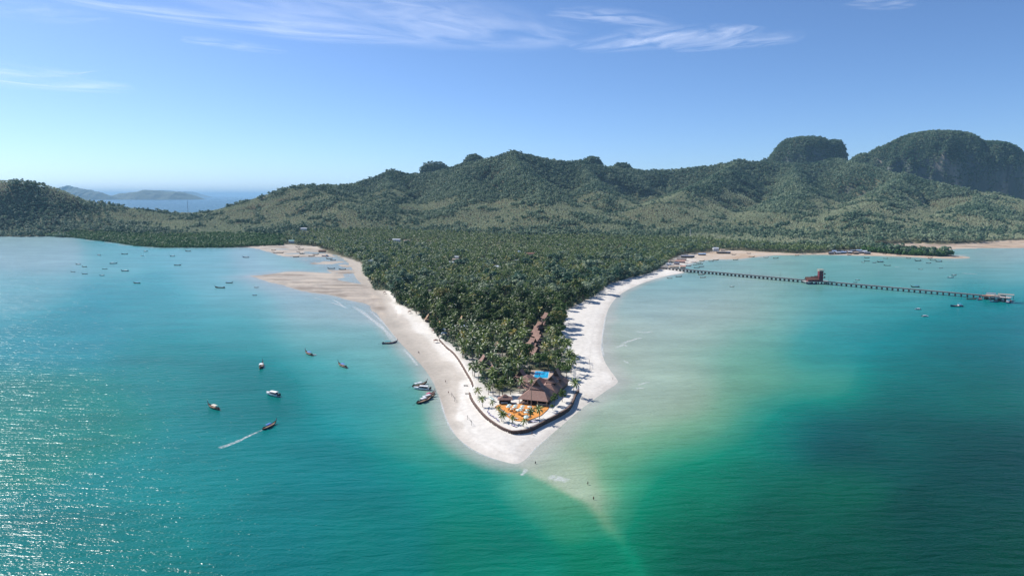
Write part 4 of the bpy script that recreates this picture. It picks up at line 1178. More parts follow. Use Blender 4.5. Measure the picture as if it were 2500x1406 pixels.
# ------------------------------------------------------------------ far hills and plain
MANG = px_poly([(90, 575), (180, 580), (280, 592), (330, 600), (400, 604), (540, 604), (690, 600), (695, 578), (610, 560), (450, 556), (330, 563), (230, 572)], 1.0)
GROVE_PX = np.array([(690, 604), (640, 590), (690, 574), (800, 566), (950, 564), (1100, 574), (1250, 582), (1500, 584), (1700, 588), (1800, 598), (1950, 607), (2120, 612), (2200, 625), (1900, 640), (1600, 690), (1300, 1000), (1000, 800), (800, 640)], float)
gx, gy, r_ = jitter_grid(-3400, 3400, 1180, 4600, 8.2, 21)
k = in_view(gx, gy); gx, gy = gx[k], gy[k]
k = inside(gx, gy, VEG); gx, gy = gx[k], gy[k]
gzv, gdc, gfl, gdome, ghh = ground(gx, gy, parts=True)
e = 6.0
gs = np.hypot((ground(gx + e, gy) - gzv) / e, (ground(gx, gy + e) - gzv) / e)
u = r_.uniform(size=gx.size)
mang = inside(gx, gy, MANG) & (gzv < 9)
qx, qy = project(gx, gy, gzv)
grove = inside(qx, qy, GROVE_PX)
band = np.exp(-((qy - (572 + 12 * fbm(qx, qx * 0, 220, 2, 12) - 8 * (qx < 1000))) / 7.0) ** 2) * (qx > 600)   # dark belt of big trees behind the palms
k = (gs < 2.6) | (u < 0.5)
k &= gfl < 0.4
k &= clear_mask(gx, gy)
pn = fbm(gx, gy, 330, 3, 61); pn2 = fbm(gx, gy, 90, 3, 62); pn3 = fbm(gx, gy, 700, 2, 63)
wood = smooth(-0.12, 0.12, pn * 0.9 + pn2 * 0.45 + (gzv - 105) / 130.0 + 0.15 * pn3)
wood = np.where(gdome, 1.0, wood)
# gullies and the foot of the hills by the coast carry darker wood
wood = np.maximum(wood, smooth(260, 90, gdc) * 0.75)
wxx = gx + 60 * fbm(gx, gy, 420, 3, 31) + 22 * fbm(gx, gy, 120, 2, 33); wyy = gy + 60 * fbm(gx, gy, 420, 3, 32) + 22 * fbm(gx, gy, 120, 2, 34)
gul = np.exp(-(np.abs(fbm(wxx, wyy, 260, 4, 51)) / 0.055) ** 2) * smooth(14, 40, gzv)
clump = smooth(0.38, 0.48, fbm(gx, gy, 70, 3, 64)) * smooth(6, 20, gzv)
wood = np.maximum(wood, np.maximum(gul, clump) * 0.95)
wood = np.maximum(wood, band * (0.35 + 0.9 * (pn2 > -0.1)))
isw = r_.uniform(size=gx.size) < wood
form = np.where(isw, r_.integers(0, 6, gx.size), 6 + r_.integers(0, 3, gx.size))
tint = np.where(isw, 0.16 + 0.30 * r_.uniform(size=gx.size) ** 1.6 + 0.2 * pn2, 0.66 + 0.13 * r_.uniform(size=gx.size) + 0.12 * pn2)
scl = np.where(isw, 0.95 + 0.95 * r_.uniform(size=gx.size) ** 2.2, 0.80 + 0.2 * r_.uniform(size=gx.size))
em = r_.uniform(size=gx.size) < 0.007
form = np.where(em, 9 + r_.integers(0, 2, gx.size), form); tint = np.where(gdome, tint - 0.09, tint)
tint = np.where(em, 0.12 + 0.15 * u, tint); scl = np.where(em, 0.95 + 0.35 * u, scl)
sel = k & ~mang & ~(grove & (r_.uniform(size=gx.size) < 0.72))
zs = 0.85 + 0.3 * r_.uniform(size=gx.size)
P = np.stack([gx, gy, gzv - 0.6, scl, zs, r_.uniform(0, 6.28, gx.size), np.clip(tint, 0.02, 0.98), form], -1)
hx_, hy_, r7 = jitter_grid(-3400, 3400, 1400, 3700, 7.4, 27)
kq = in_view(hx_, hy_); hx_, hy_ = hx_[kq], hy_[kq]
kq = inside(hx_, hy_, VEG); hx_, hy_ = hx_[kq], hy_[kq]
hz_, hdc, hfl, hdo, _ = ground(hx_, hy_, parts=True)
hqx, hqy = project(hx_, hy_, hz_)
hp2 = fbm(hx_, hy_, 90, 3, 62)
hw_ = smooth(-0.12, 0.12, fbm(hx_, hy_, 330, 3, 61) * 0.9 + hp2 * 0.45 + (hz_ - 105) / 130.0 + 0.15 * fbm(hx_, hy_, 700, 2, 63))
hxx = hx_ + 60 * fbm(hx_, hy_, 420, 3, 31) + 22 * fbm(hx_, hy_, 120, 2, 33); hyy = hy_ + 60 * fbm(hx_, hy_, 420, 3, 32) + 22 * fbm(hx_, hy_, 120, 2, 34)
hw_ = np.maximum(hw_, np.maximum(np.exp(-(np.abs(fbm(hxx, hyy, 260, 4, 51)) / 0.055) ** 2) * smooth(14, 40, hz_), smooth(0.38, 0.48, fbm(hx_, hy_, 70, 3, 64)) * smooth(6, 20, hz_)))
kq = (hw_ < 0.5) & ~hdo & (hfl < 0.4) & ~inside(hqx, hqy, GROVE_PX) & ~(inside(hx_, hy_, MANG) & (hz_ < 9)) & clear_mask(hx_, hy_) & (hdc > 120)
n = int(kq.sum())
P2 = np.stack([hx_[kq], hy_[kq], hz_[kq] - 0.6, r7.uniform(0.68, 0.9, n), r7.uniform(0.9, 1.1, n), r7.uniform(0, 6.28, n), np.clip(0.68 + 0.12 * r7.uniform(size=n) + 0.14 * hp2[kq], 0.3, 0.95), 6 + r7.integers(0, 3, n)], -1)
sel = sel & (isw | em | (r_.uniform(size=gx.size) < 0.5))
P = np.vstack([P[sel], P2]); sel = np.ones(len(P), bool); Pall = None
scatter('hillside_forest', 'dense tropical forest and plantations covering the hills and plain', P[sel], far_forms, 'forest')
# steep limestone knolls carry trees on ledges all the way down
dx_, dy_, r5 = jitter_grid(-1000, 3200, 3300, 4500, 4.6, 29)
kk_ = in_view(dx_, dy_); dx_, dy_ = dx_[kk_], dy_[kk_]
near_dome = np.zeros(dx_.size, bool)
for a_, b_, D_, hw_, hd_, k_ in DOMES:
    c_ = at_dist(a_, b_, D_ * S); near_dome |= (np.abs(dx_ - c_.x) < hw_ * D_ * S / FOC * 1.3) & (np.abs(dy_ - c_.y) < hd_ * S * 1.3)
dx_, dy_ = dx_[near_dome], dy_[near_dome]
dz_, _, _, dd_, _ = ground(dx_, dy_, parts=True)
dsl = np.hypot((ground(dx_ + 4, dy_) - dz_) / 4, (ground(dx_, dy_ + 4) - dz_) / 4)
kk_ = dd_ & (dsl > 0.9) & (dsl < 5) & (r5.uniform(size=dx_.size) < np.clip(1.15 - 0.22 * dsl + 0.5 * fbm(dx_, dy_, 60, 2, 69), 0, 1))
n = int(kk_.sum())
Pd = np.stack([dx_[kk_], dy_[kk_], dz_[kk_] - 1.5, r5.uniform(0.7, 1.2, n), r5.uniform(0.9, 1.2, n), r5.uniform(0, 6.28, n), np.clip(0.08 + 0.26 * r5.uniform(size=n) ** 1.6, 0, 1), r5.integers(0, 6, n)], -1)
scatter('cliff_trees', 'dark trees clinging to the limestone knolls', Pd, far_forms, 'forest')
# coconut palms of the far plain
P = np.stack([gx, gy, gzv - 0.6, scl, zs, u * 6.28, np.clip(tint, 0.02, 0.98), form], -1)
sel = k & grove & ~mang
ph = fbm(gx, gy, 120, 3, 66)
sel &= r_.uniform(size=gx.size) < np.clip(0.75 + ph, 0.3, 1)
Pp = P[sel].copy(); Pp[:, 3] = 0.95 + 0.35 * r_.uniform(size=len(Pp)); Pp[:, 7] = r_.integers(0, 4, len(Pp)); Pp[:, 6] = np.clip(0.2 + 0.5 * r_.uniform(size=len(Pp)), 0, 1)
far_palms = Pp
# mangrove
mx_, my_, r2 = jitter_grid(-1700, 0, 1250, 2700, 5.0, 23)
k2 = inside(mx_, my_, MANG) & in_view(mx_, my_)
mx_, my_ = mx_[k2], my_[k2]
k2 = ground(mx_, my_) < 10
mx_, my_ = mx_[k2], my_[k2]
mz_ = np.maximum(ground(mx_, my_), -0.2)
mt = 0.35 + 0.25 * r2.uniform(size=mx_.size) + 0.35 * np.clip(fbm(mx_, my_, 110, 3, 68), -0.5, 1)
Pm = np.stack([mx_, my_, mz_ - 0.4, 0.75 + 1.0 * r2.uniform(size=mx_.size) ** 3, 0.9 + 0.4 * r2.uniform(size=mx_.size), r2.uniform(0, 6.28, mx_.size), np.clip(mt, 0.05, 0.92), r2.integers(0, 3, mx_.size)], -1)
# mangrove clumps on the far right shore
rx_, ry_, r3 = jitter_grid(600, 1600, 1150, 1800, 4.6, 24)
RM = px_poly([(2105, 616), (2150, 619), (2220, 624), (2300, 627), (2326, 625), (2290, 619), (2200, 613), (2140, 606), (2110, 606)], 1.0)
k3 = inside(rx_, ry_, RM)
rx_, ry_ = rx_[k3], ry_[k3]
Pr = np.stack([rx_, ry_, np.maximum(ground(rx_, ry_), 0) - 0.4, 0.95 + 0.5 * r3.uniform(size=rx_.size), 1.2 + 0.5 * r3.uniform(size=rx_.size), r3.uniform(0, 6.28, rx_.size), 0.35 + 0.3 * r3.uniform(size=rx_.size), r3.integers(0, 3, rx_.size)], -1)
scatter('mangrove_thicket', 'bright green mangrove thicket along the muddy shore', np.vstack([Pm, Pr]), mang_forms, 'mangrove')

# ------------------------------------------------------------------ headland and village plain: palms and leafy trees
gx, gy, r_ = jitter_grid(-520, 720, 330, 1190, 6.5, 41)
k = inside(gx, gy, VEG) & in_view(gx, gy); gx, gy = gx[k], gy[k]
vsd = sdf(gx, gy, VEG)
gzv = ground(gx, gy)
k = clear_mask(gx, gy) & (gzv > 0.5)
gx, gy, gzv, vsd = gx[k], gy[k], gzv[k], vsd[k]
u = r_.uniform(size=gx.size)
pn = fbm(gx, gy, 75, 3, 44); pn2 = fbm(gx, gy, 22, 2, 45)
palm_share = 0.34 + 0.8 * pn + 0.50 * smooth(610, 480, gy) + 0.34 * smooth(780, 980, gy) - 0.30 * smooth(16, 4, vsd) * smooth(450, 640, gy)
is_palm = u < palm_share
dens = r_.uniform(size=gx.size)
keep_p = is_palm & (dens < np.where(gy < 640, 0.72, 0.9))
keep_b = ~is_palm & (dens < 0.56)
# thinner along the right-hand beach edge near the point and among the bungalows
thin = (vsd < 7) & (gy < 560)
keep_p &= ~(thin & (dens > 0.38)); keep_b &= ~(thin & (dens > 0.3))
palms = np.stack([gx, gy, gzv], -1)[keep_p]; palms_v = vsd[keep_p]
broads = np.stack([gx, gy, gzv], -1)[keep_b]; broads_v = vsd[keep_b]

palm_kinds = []
for i in range(7):
    h = 5.2 + i * 1.0
    tm, top = trunk_palm('palm_stem', 300 + i, h, 0.5 + 0.35 * (i % 4))
    cm = palm_crown('palm_head', 320 + i, leaf_palm, 16, 5, 4.3, 0.58)
    palm_kinds.append((tm, cm, top))
def palm(x, y, z, kind, s, rz, tint, label, group, name='palm_tree'):
    tm, cm, top = palm_kinds[kind]
    t = empty(name, (x, y, z), rz); t.scale = (s, s, s)
    tr = link_obj('trunk', tm, None, t)
    cr = link_obj('crown', cm, None, t, top)
    cr['tint'] = tint
    cr.rotation_euler = (0, 0, rz * 1.7)
    return tag(t, label, 'palm tree', group)
broad_kinds = []
for i in range(6):
    h = 6.5 + 0.8 * (i % 4)
    tm = bare_tree_limbs('tree_stem', 340 + i, h, bark, 0.5, 5)
    cm = crown_mesh('tree_head', 350 + i, 3.6 + 0.35 * (i % 3), 3.0, h * 0.95, 16, 95, 0.36, leaf_broad, (0.22, 0.42))
    broad_kinds.append((tm, cm))
def broad(x, y, z, kind, s, zs, rz, tint, label, group, name='leafy_tree'):
    tm, cm = broad_kinds[kind]
    t = empty(name, (x, y, z), rz); t.scale = (s, s, s * zs)
    link_obj('trunk', tm, None, t)
    cr = link_obj('crown', cm, None, t); cr['tint'] = tint
    return tag(t, label, 'tree', group)

order = np.argsort(palms[:, 1]); palms = palms[order]; palms_v = palms_v[order]
order = np.argsort(broads[:, 1]); broads = broads[order]; broads_v = broads_v[order]
rr = random.Random(5)
NP, NB = 280, 285
def zone_label(x, y, v, what):
    side = 'western' if project(np.array([x]), np.array([y]), np.array([2.0]))[0][0] < 1230 + (y - 380) * 0.05 else 'eastern'
    best = min(((mx_ - x) ** 2 + (my_ - y) ** 2, nm) for mx_, my_, nm in MARKS)
    if best[0] < 16 ** 2:
        nm = ' '.join(best[1].split()[:11])
        return f'{what} close to the {nm}', f'{what}s close to the {nm}'
    if v < 9: return f'{what} at the edge of the grove facing the {side} beach', f'{what}s along the {side} beach edge'
    if y < 520: return f'{what} inside the dense resort grove on the {side} half of the headland', f'{what}s in the {side} resort grove'
    d = 'just inland of' if y < 620 else 'well inland of'
    return f'{what} in the {side} half of the wood {d} the resort grove', f'{what}s {d} the resort on the {side} side'
for (x, y, z), v in zip(palms[:NP], palms_v[:NP]):
    lb, gp = zone_label(x, y, v, 'coconut palm')
    palm(x, y, z - 0.1, rr.randrange(7), rr.uniform(0.95, 1.3), rr.uniform(0, 6.28), min(0.95, max(0.1, rr.gauss(0.5, 0.22))), lb, gp)
for (x, y, z), v in zip(broads[:NB], broads_v[:NB]):
    lb, gp = zone_label(x, y, v, 'leafy tree')
    broad(x, y, z - 0.1, rr.randrange(6), min(2.1, max(0.55, rr.lognormvariate(0.16, 0.36))), rr.uniform(0.8, 1.1), rr.uniform(0, 6.28), min(0.9, max(0.05, rr.gauss(0.36, 0.27))), lb, gp)
q = palms[NP:]
n = len(q); r4 = np.random.default_rng(77)
Pn = np.stack([q[:, 0], q[:, 1], q[:, 2] - 0.1, r4.uniform(0.85, 1.25, n), r4.uniform(0.85, 1.25, n), r4.uniform(0, 6.28, n), np.clip(r4.normal(0.46, 0.22, n), 0.03, 0.97), r4.integers(0, 4, n)], -1)
scatter('coconut_grove', 'wide coconut palm grove stretching over the village plain', np.vstack([Pn, far_palms]), palm_forms, 'palm grove')
q = broads[NB:]
n = len(q)
Pn = np.stack([q[:, 0], q[:, 1], q[:, 2] - 0.1, np.clip(np.exp(r4.normal(0.22, 0.38, n)), 0.55, 2.6), r4.uniform(0.7, 1.0, n), r4.uniform(0, 6.28, n), np.clip(0.2 + 0.35 * fbm(q[:, 0], q[:, 1], 60, 2, 73) + r4.normal(0, 0.16, n), 0.02, 0.85), r4.integers(0, 5, n)], -1)
scatter('village_wood', 'mixed leafy wood between the village palms', Pn, mid_forms, 'wood')
# undergrowth, tinted dark to stand in for shadow gaps in the grove
gx, gy, r_ = jitter_grid(-420, 560, 420, 1190, 4.2, 47)
k = inside(gx, gy, VEG) & in_view(gx, gy) & clear_mask(gx, gy); gx, gy = gx[k], gy[k]
k = (sdf(gx, gy, VEG) > 2) & (r_.uniform(size=gx.size) < 0.5 + 0.1 * smooth(480, 640, gy)); gx, gy = gx[k], gy[k]
n = gx.size
Pn = np.stack([gx, gy, ground(gx, gy) - 1.4, r_.uniform(0.35, 0.6, n), r_.uniform(0.7, 1.0, n), r_.uniform(0, 6.28, n), np.clip(r_.normal(0.18, 0.14, n), 0.02, 0.95), r_.integers(0, 5, n)], -1)
scatter('undergrowth', 'low bushes and saplings growing under the palms', Pn, mid_forms, 'undergrowth')

# ================================================================== SEA WALL, TERRACE
def ribbon_wall(name, line, z_lo, z_hi, th, mat, label, cat):
    """low retaining wall following the edge of the raised ground"""
    P = np.asarray(line)
    T = np.gradient(P, axis=0); T /= np.linalg.norm(T, axis=1)[:, None]
    Nn = np.stack([-T[:, 1], T[:, 0]], -1)
    root = empty(name, (P[0, 0], P[0, 1], 0)); tag(root, label, cat)
    o_ = np.array([P[0, 0], P[0, 1]])
    def strip(pname, w0, w1, za, zb, m):
        a = P + Nn * w0 - o_; b_ = P + Nn * w1 - o_
        n = len(P); za_ = np.broadcast_to(za, n); zb_ = np.broadcast_to(zb, n)
        V = np.concatenate([np.c_[a, za_], np.c_[b_, za_], np.c_[b_, zb_], np.c_[a, zb_]])
        F = []
        for i in range(n - 1):
            for k in range(4):
                k2 = (k + 1) % 4
                F.append((k * n + i, k * n + i + 1, k2 * n + i + 1, k2 * n + i))
        V = [tuple(v) for v in V]
        mb = MB(); mb.add(V, F + [(0, n, 2 * n, 3 * n), (3 * n + n - 1, 2 * n + n - 1, n + n - 1, n - 1)])
        return mb.build(pname, m, root)
    strip('wall_face', -0.35, 0.35, z_lo, z_hi, mat)
    strip('coping', -0.42, 0.42, z_hi + 0.002, z_hi + 0.16, simple('wall_cap', (0.20, 0.13, 0.10), 0.85, var=0.25, scale=1.2))
    return root
wall_mat = simple('sea_wall_stone', (0.085, 0.052, 0.042), 0.9, var=0.35, scale=1.6, bump=0.6)
gap = int(np.argmin(np.hypot(*(wall_line - px_poly([(1150, 950)], PLAT_Z)[0]).T)))
ribbon_wall('sea_wall', wall_line[gap + 2:], -0.3, PLAT_Z + 0.12, 1.2, wall_mat, 'dark brown sea wall curving round the resort point', 'sea wall')
ribbon_wall('beach_wall', wall_line[:gap - 1], 0.2, PLAT_Z + 0.10, 1.0, wall_mat, 'straighter low brown wall along the western palms', 'wall')
for (a, b), lb in (((1137, 942), 'dark plank bench end beside the gap in the wall, inland one'), ((1141, 962), 'dark plank bench end beside the gap in the wall, seaward one')):
    g = on(a, b); t = empty('plank_bench', g, R(-12)); tag(t, lb, 'bench')
    MB().box(-1.3, 1.3, -0.45, 0.45, 0.42, 0.52).build('seat', dark_wood, t)
    for x in (-1.0, 1.0): MB().box(x - .1, x + .1, -0.4, 0.4, 0, 0.415).build('leg', dark_wood, t)
# orange terrace
ter_px = [(1208, 993), (1222, 986.8), (1264, 986), (1337, 989), (1325.5, 1010), (1310, 1018), (1288, 1026), (1269, 1027.5), (1253, 1024), (1234.5, 1014), (1216, 1001)]
tp = px_poly(ter_px, PLAT_Z + 0.2)
tp = catmull(np.vstack([tp, tp[:1]]), 5)[:-1]
tt = empty('terrace', (3, 362, PLAT_Z)); tag(tt, 'bright orange paved dining terrace in front of the restaurant', 'terrace')
MB().poly_prism([(q[0] - 3, q[1] - 362) for q in tp], -0.2, 0.20).build('paving', simple('orange_paving', (0.74, 0.30, 0.06), 0.8, var=0.10, scale=0.5), tt)
c_ = tp.mean(0)
edge_ = MB()
for i in range(len(tp)):
    a, b_ = tp[i], tp[(i + 1) % len(tp)]
    edge_.bar((a[0] - 3, a[1] - 362, 0.15), (b_[0] - 3, b_[1] - 362, 0.15), 0.16, 4)
edge_.build('kerb', simple('terrace_kerb', (0.52, 0.19, 0.05), 0.85), tt)
# ---- furniture on the terrace
mint = simple('mint_canvas', (0.60, 0.72, 0.66), 0.85, var=0.06)
cream_c = simple('cream_canvas', (0.75, 0.62, 0.46), 0.85, var=0.06)
white_c = simple('white_canvas', (0.80, 0.80, 0.80), 0.85, var=0.05)
violet_c = simple('lilac_canvas', (0.52, 0.48, 0.66), 0.85, var=0.08)
def parasol_proto(mat):
    t = empty('parasol', (0, 0, 0))
    MB().bar((0, 0, 0), (0, 0, 2.55), 0.05).build('pole', mid_wood, t)
    MB().hip(-1.25, 1.25, -1.25, 1.25, 2.15, 2.75, -0.06, 0.06, -0.06, 0.06, 0.07).build('canopy', mat, t)
    MB().bar((0, 0, 0), (0, 0, 0.1), 0.35, 10).build('base', dark_wood, t)
    return freeze(t)
def table_proto():
    t = empty('dining_table', (0, 0, 0))
    MB().box(-0.65, 0.65, -0.45, 0.45, 0.70, 0.76).build('tabletop', mid_wood, t)
    for x in (-.55, .55):
        for y in (-.35, .35): MB().box(x - .04, x + .04, y - .04, y + .04, 0, 0.695).build('leg', mid_wood, t)
    return freeze(t)
def lounger_proto(mat):
    t = empty('sun_lounger', (0, 0, 0))
    MB().box(-0.35, 0.35, -1.0, 1.0, 0.28, 0.36).build('frame', mid_wood, t)
    MB().box(-0.33, 0.33, -0.98, 0.25, 0.362, 0.46).build('mattress', mat, t)
    MB().add([(-.33, .26, .37), (.33, .26, .37), (.33, .95, .85), (-.33, .95, .85), (-.33, .26, .47), (.33, .26, .47), (.33, .9, .93), (-.33, .9, .93)],
             [(0, 3, 2, 1), (4, 5, 6, 7), (0, 1, 5, 4), (1, 2, 6, 5), (2, 3, 7, 6), (3, 0, 4, 7)]).build('backrest', mat, t)
    for x in (-.3, .3):
        for y in (-.85, .85): MB().box(x - .04, x + .04, y - .04, y + .04, 0, 0.278).build('leg', mid_wood, t)
    return freeze(t)
protos_used = {}
def place(key, maker, loc, rz, s, label, cat, group):
    if key not in protos_used:
        o = maker(); protos_used[key] = o
    else: o = copy_tree(protos_used[key])
    o.location = loc; o.rotation_euler = (0, 0, rz); o.scale = (s, s, s)
    return tag(o, label, cat, group)
Z7 = lambda x, y: (1190 + x * 0.0711, 960 + y * 0.0711)
um = [(760, 372), (715, 430), (970, 385), (930, 442), (1210, 410), (1175, 480), (1450, 430), (1385, 540), (1085, 580), (1330, 620), (1345, 752), (1325, 800)]
ul = ['mint parasol nearest the bar kiosk, rear one of its pair', 'mint parasol nearest the bar kiosk, front one of its pair', 'white-green parasol by the veranda steps, rear one of its pair', 'white-green parasol by the veranda steps, front one of its pair',
      'mint parasol in front of the veranda doorway, rear one', 'mint parasol in front of the veranda doorway, front one', 'pale parasol beside the tall thin palm at the veranda', 'pale parasol just in front of the tall thin palm',
      'largest mint parasol in the middle of the orange terrace', 'mint parasol by the double palm on the terrace', 'pale parasol under the terrace palm fronds, rear one', 'pale parasol under the terrace palm fronds, nearest the kerb']
for (x, y), lb in zip(um, ul):
    g = at(*Z7(x, y), PLAT_Z + 0.2 + 2.5)
    s = 1.25 if 'largest' in lb else 0.95
    loc = (g.x, g.y, PLAT_Z + 0.2)
    place('par', lambda: parasol_proto(mint), loc, R(20), s, lb, 'parasol', 'parasols on the orange terrace')
    place('tab', table_proto, (g.x + 0.5, g.y - 0.4, PLAT_Z + 0.205), R(20), 1.0, 'table under the ' + lb, 'table', 'dining tables under the parasols')
g = at(*Z7(840, 575), PLAT_Z + 1.2)
place('par2', lambda: parasol_proto(cream_c), (g.x, g.y, PLAT_Z + 0.2), R(12), 0.8, 'small cream parasol on the western half of the terrace', 'parasol', None)
g = at(*Z7(1085, 690), PLAT_Z + 0.9)
place('tab', table_proto, (g.x, g.y, PLAT_Z + 0.205), R(10), 1.1, 'bare wooden table in front of the largest mint parasol', 'table', 'dining tables under the parasols')
lo = [(410, 500), (460, 550), (510, 580), (555, 610), (600, 645), (650, 680), (770, 705), (745, 755), (850, 815), (930, 840), (1000, 855)]
for i, (x, y) in enumerate(lo):
    g = at(*Z7(x, y), PLAT_Z + 0.6)
    place('lgw', lambda: lounger_proto(white_c), (g.x, g.y, PLAT_Z + 0.205), R(40 if i < 8 else 70), 0.95, f'white sun lounger on the terrace edge, {ordn[i]} from the kiosk end', 'sun lounger', 'sun loungers along the terrace edge')
ls = [(30, 640), (75, 715), (135, 755), (230, 815), (335, 885), (370, 935), (870, 1090), (955, 1120), (1510, 955), (1560, 975), (1650, 960), (1740, 900)]
for i, (x, y) in enumerate(ls):
    g = at(*Z7(x, y), PLAT_Z + 0.4)
    place('lgv', lambda: lounger_proto(violet_c), (g.x, g.y, PLAT_Z + 0.005), R(35 if i < 8 else 110), 0.95, f'lilac-white sun lounger on the sand inside the sea wall, {ordn[i]} from the west', 'sun lounger', 'sun loungers on the sand inside the sea wall')
# mint beach chairs beside the kiosk
for i, (x, y) in enumerate([(95, 175), (140, 215), (195, 255), (400, 275)]):
    g = at(*Z7(x, y), PLAT_Z + 0.5)
    place('par', lambda: parasol_proto(mint), (g.x, g.y, PLAT_Z + 0.005), R(30), 0.7, f'small mint parasol on the sand west of the kiosk, {ordn[i]} from the west', 'parasol', 'parasols on the sand west of the kiosk')
# ---- singled-out palms round the terrace
Z3 = lambda x, y: (1100 + x * 0.1565, 860 + y * 0.1565)
def spot_palm(px, py, kind, s, lb, tint=0.6):
    g = on(px, py, PLAT_Z); palm(g.x, g.y, g.z - 0.05, kind, s, random.uniform(0, 6), tint, lb, 'palms around the terrace')
for (x, y), kind, s, lb, ti in [
    ((155, 475), 0, 0.55, 'small palm with red flowers at the western terrace corner', 0.7), ((405, 690), 0, 0.62, 'young palm on the sand beside the western row of loungers', 0.75),
    ((480, 955), 1, 0.72, 'stout young palm at the western bend of the terrace', 0.7), ((535, 960), 0, 0.66, 'palm leaning against the stout young palm at the western bend', 0.72),
    ((855, 1050), 0, 0.66, 'slim young palm between the terrace kerb and the front of the wall', 0.75), ((1245, 1140), 0, 0.62, 'sparse drooping palm nearest the front of the sea wall', 0.6),
    ((1440, 880), 2, 0.66, 'dark leafy palm on the terrace in front of the tall thin palm', 0.42), ((1480, 870), 1, 0.6, 'palm touching the dark leafy palm on the terrace', 0.5),
    ((1790, 860), 1, 0.85, 'wide palm with arching fronds on the eastern terrace corner', 0.66)]:
    a, b = Z7(x, y); spot_palm(a, b, kind, s, lb, ti)
# tall thin palm
tm, top = trunk_palm('tall_palm_stem', 999, 15.5, 0.4)
g = on(*Z3(1258, 862), PLAT_Z); t = empty('palm_tree', g); link_obj('trunk', tm, None, t); cr = link_obj('crown', palm_kinds[0][1], None, t, top); cr.scale = (0.62,) * 3; cr['tint'] = 0.45
tag(t, 'very tall thin palm rising through the terrace before the restaurant roof', 'palm tree', 'palms around the terrace')
for (x, y), kind, s, lb, ti in [
    ((1920, 630), 1, 1.1, 'lone palm standing right of the restaurant at the end of the sea wall', 0.66), ((500, 850), 1, 0.75, 'palm on the sand between the wall and the bar kiosk', 0.72),
    ((430, 690), 0, 0.8, 'bushy little palm by the gap in the western wall', 0.8), ((935, 660), 4, 0.9, 'tall palm between the bar kiosk and the restaurant', 0.5),
    ((1080, 640), 3, 1.0, 'leafy palm covering the western end of the restaurant roof', 0.45), ((1880, 300), 2, 1.1, 'palm behind the restaurant beside the eastern sand', 0.5),
    ((1840, 200), 2, 1.2, 'palm by the eastern sand just beyond the pool', 0.55), ((350, 370), 2, 0.9, 'leaning palm on the sand west of the kiosk trees', 0.7),
    ((430, 440), 3, 0.95, 'upright palm on the sand west of the kiosk trees', 0.55), ((590, 660), 1, 0.8, 'palm at the seaward side of the dark round tree', 0.5)]:
    a, b = Z3(x, y); spot_palm(a, b, kind, s, lb, ti)
for (x, y), kind, s, zs, lb, ti in [
    ((1740, 770), 0, 0.75, 1.1, 'tall leafy tree in front of the eastern end of the restaurant', 0.5), ((1620, 830), 1, 0.7, 1.0, 'leafy tree at the eastern corner of the veranda', 0.45), ((1590, 900), 2, 0.35, 0.9, 'low bush by the eastern terrace corner', 0.6),
    ((760, 690), 3, 0.95, 0.8, 'round yellowish-green tree directly behind the bar kiosk', 0.72), ((690, 560), 4, 1.0, 0.9, 'dark round tree behind the yellowish-green one', 0.3), ((650, 450), 5, 0.95, 0.9, 'glossy green tree at the western side of the grove front', 0.42),
    ((1720, 370), 1, 1.0, 1.0, 'leafy tree between the pool and the eastern sand', 0.42), ((560, 600), 2, 0.5, 1.0, 'small dark tree on the sand west of the kiosk', 0.3)]:
    g = on(*Z3(x, y), PLAT_Z); broad(g.x, g.y, g.z - 0.1, kind, s, zs, random.uniform(0, 6), ti, lb, 'trees around the restaurant')
# lone palms on the eastern beach edge
for (a, b), kind, s, lb, ti in [((1386, 892), 3, 1.15, 'palm pair on the eastern sand edge, taller one', 0.5), ((1399, 897), 2, 1.05, 'palm pair on the eastern sand edge, seaward one', 0.5), ((1394, 912), 2, 1.1, 'palm on the eastern sand edge just in front of the pair', 0.55), ((1361, 868), 1, 0.6, 'small bent palm standing alone on the sand behind the bungalows', 0.5)]:
    spot_palm(a, b, kind, s, lb, ti)

# ================================================================== BOATS
def loft(sections, closed_ends=True):
    """sections: list of lists of points (same count)"""
    mb = MB(); n = len(sections[0])
    vs = [p for s_ in sections for p in s_]
    fs = []
    for i in range(len(sections) - 1):
        for k in range(n - 1):
            a = i * n + k
            fs.append((a, a + 1, a + n + 1, a + n))
    mb.add(vs, fs)
    return mb
def hull_sections(L_, beam, depth, sheer, keel_rise, pts=11, transom=0.55, bow_pow=2.2):
    out = []
    for i in range(pts):
        t = i / (pts - 1)
        w = beam / 2 * (transom + (1 - transom) * math.sin(min(1, t / 0.45) * math.pi / 2)) * (1 - max(0, (t - 0.45) / 0.55) ** bow_pow) + 0.03
        s_ = sheer(t); k = -0.35 + keel_rise(t)
        out.append((t * L_ - L_ / 2, w, k, s_))
    return out
paint = {}
def col_mat(name, c, rough=0.5): return simple('boat_' + name, c, rough, var=0.15, scale=1.0, spec=0.4)
PAL = {'black': (0.025, 0.022, 0.024), 'brown': (0.075, 0.03, 0.024), 'red': (0.42, 0.05, 0.05), 'white': (0.78, 0.78, 0.78), 'blue': (0.06, 0.16, 0.45), 'navy': (0.03, 0.05, 0.14), 'teal': (0.05, 0.35, 0.40),
       'green': (0.06, 0.28, 0.14), 'orange': (0.60, 0.17, 0.06), 'wood': (0.30, 0.20, 0.14), 'cyan': (0.10, 0.50, 0.66), 'pink': (0.62, 0.12, 0.20), 'grey': (0.35, 0.36, 0.38), 'purple': (0.10, 0.07, 0.24), 'cream': (0.68, 0.60, 0.48)}
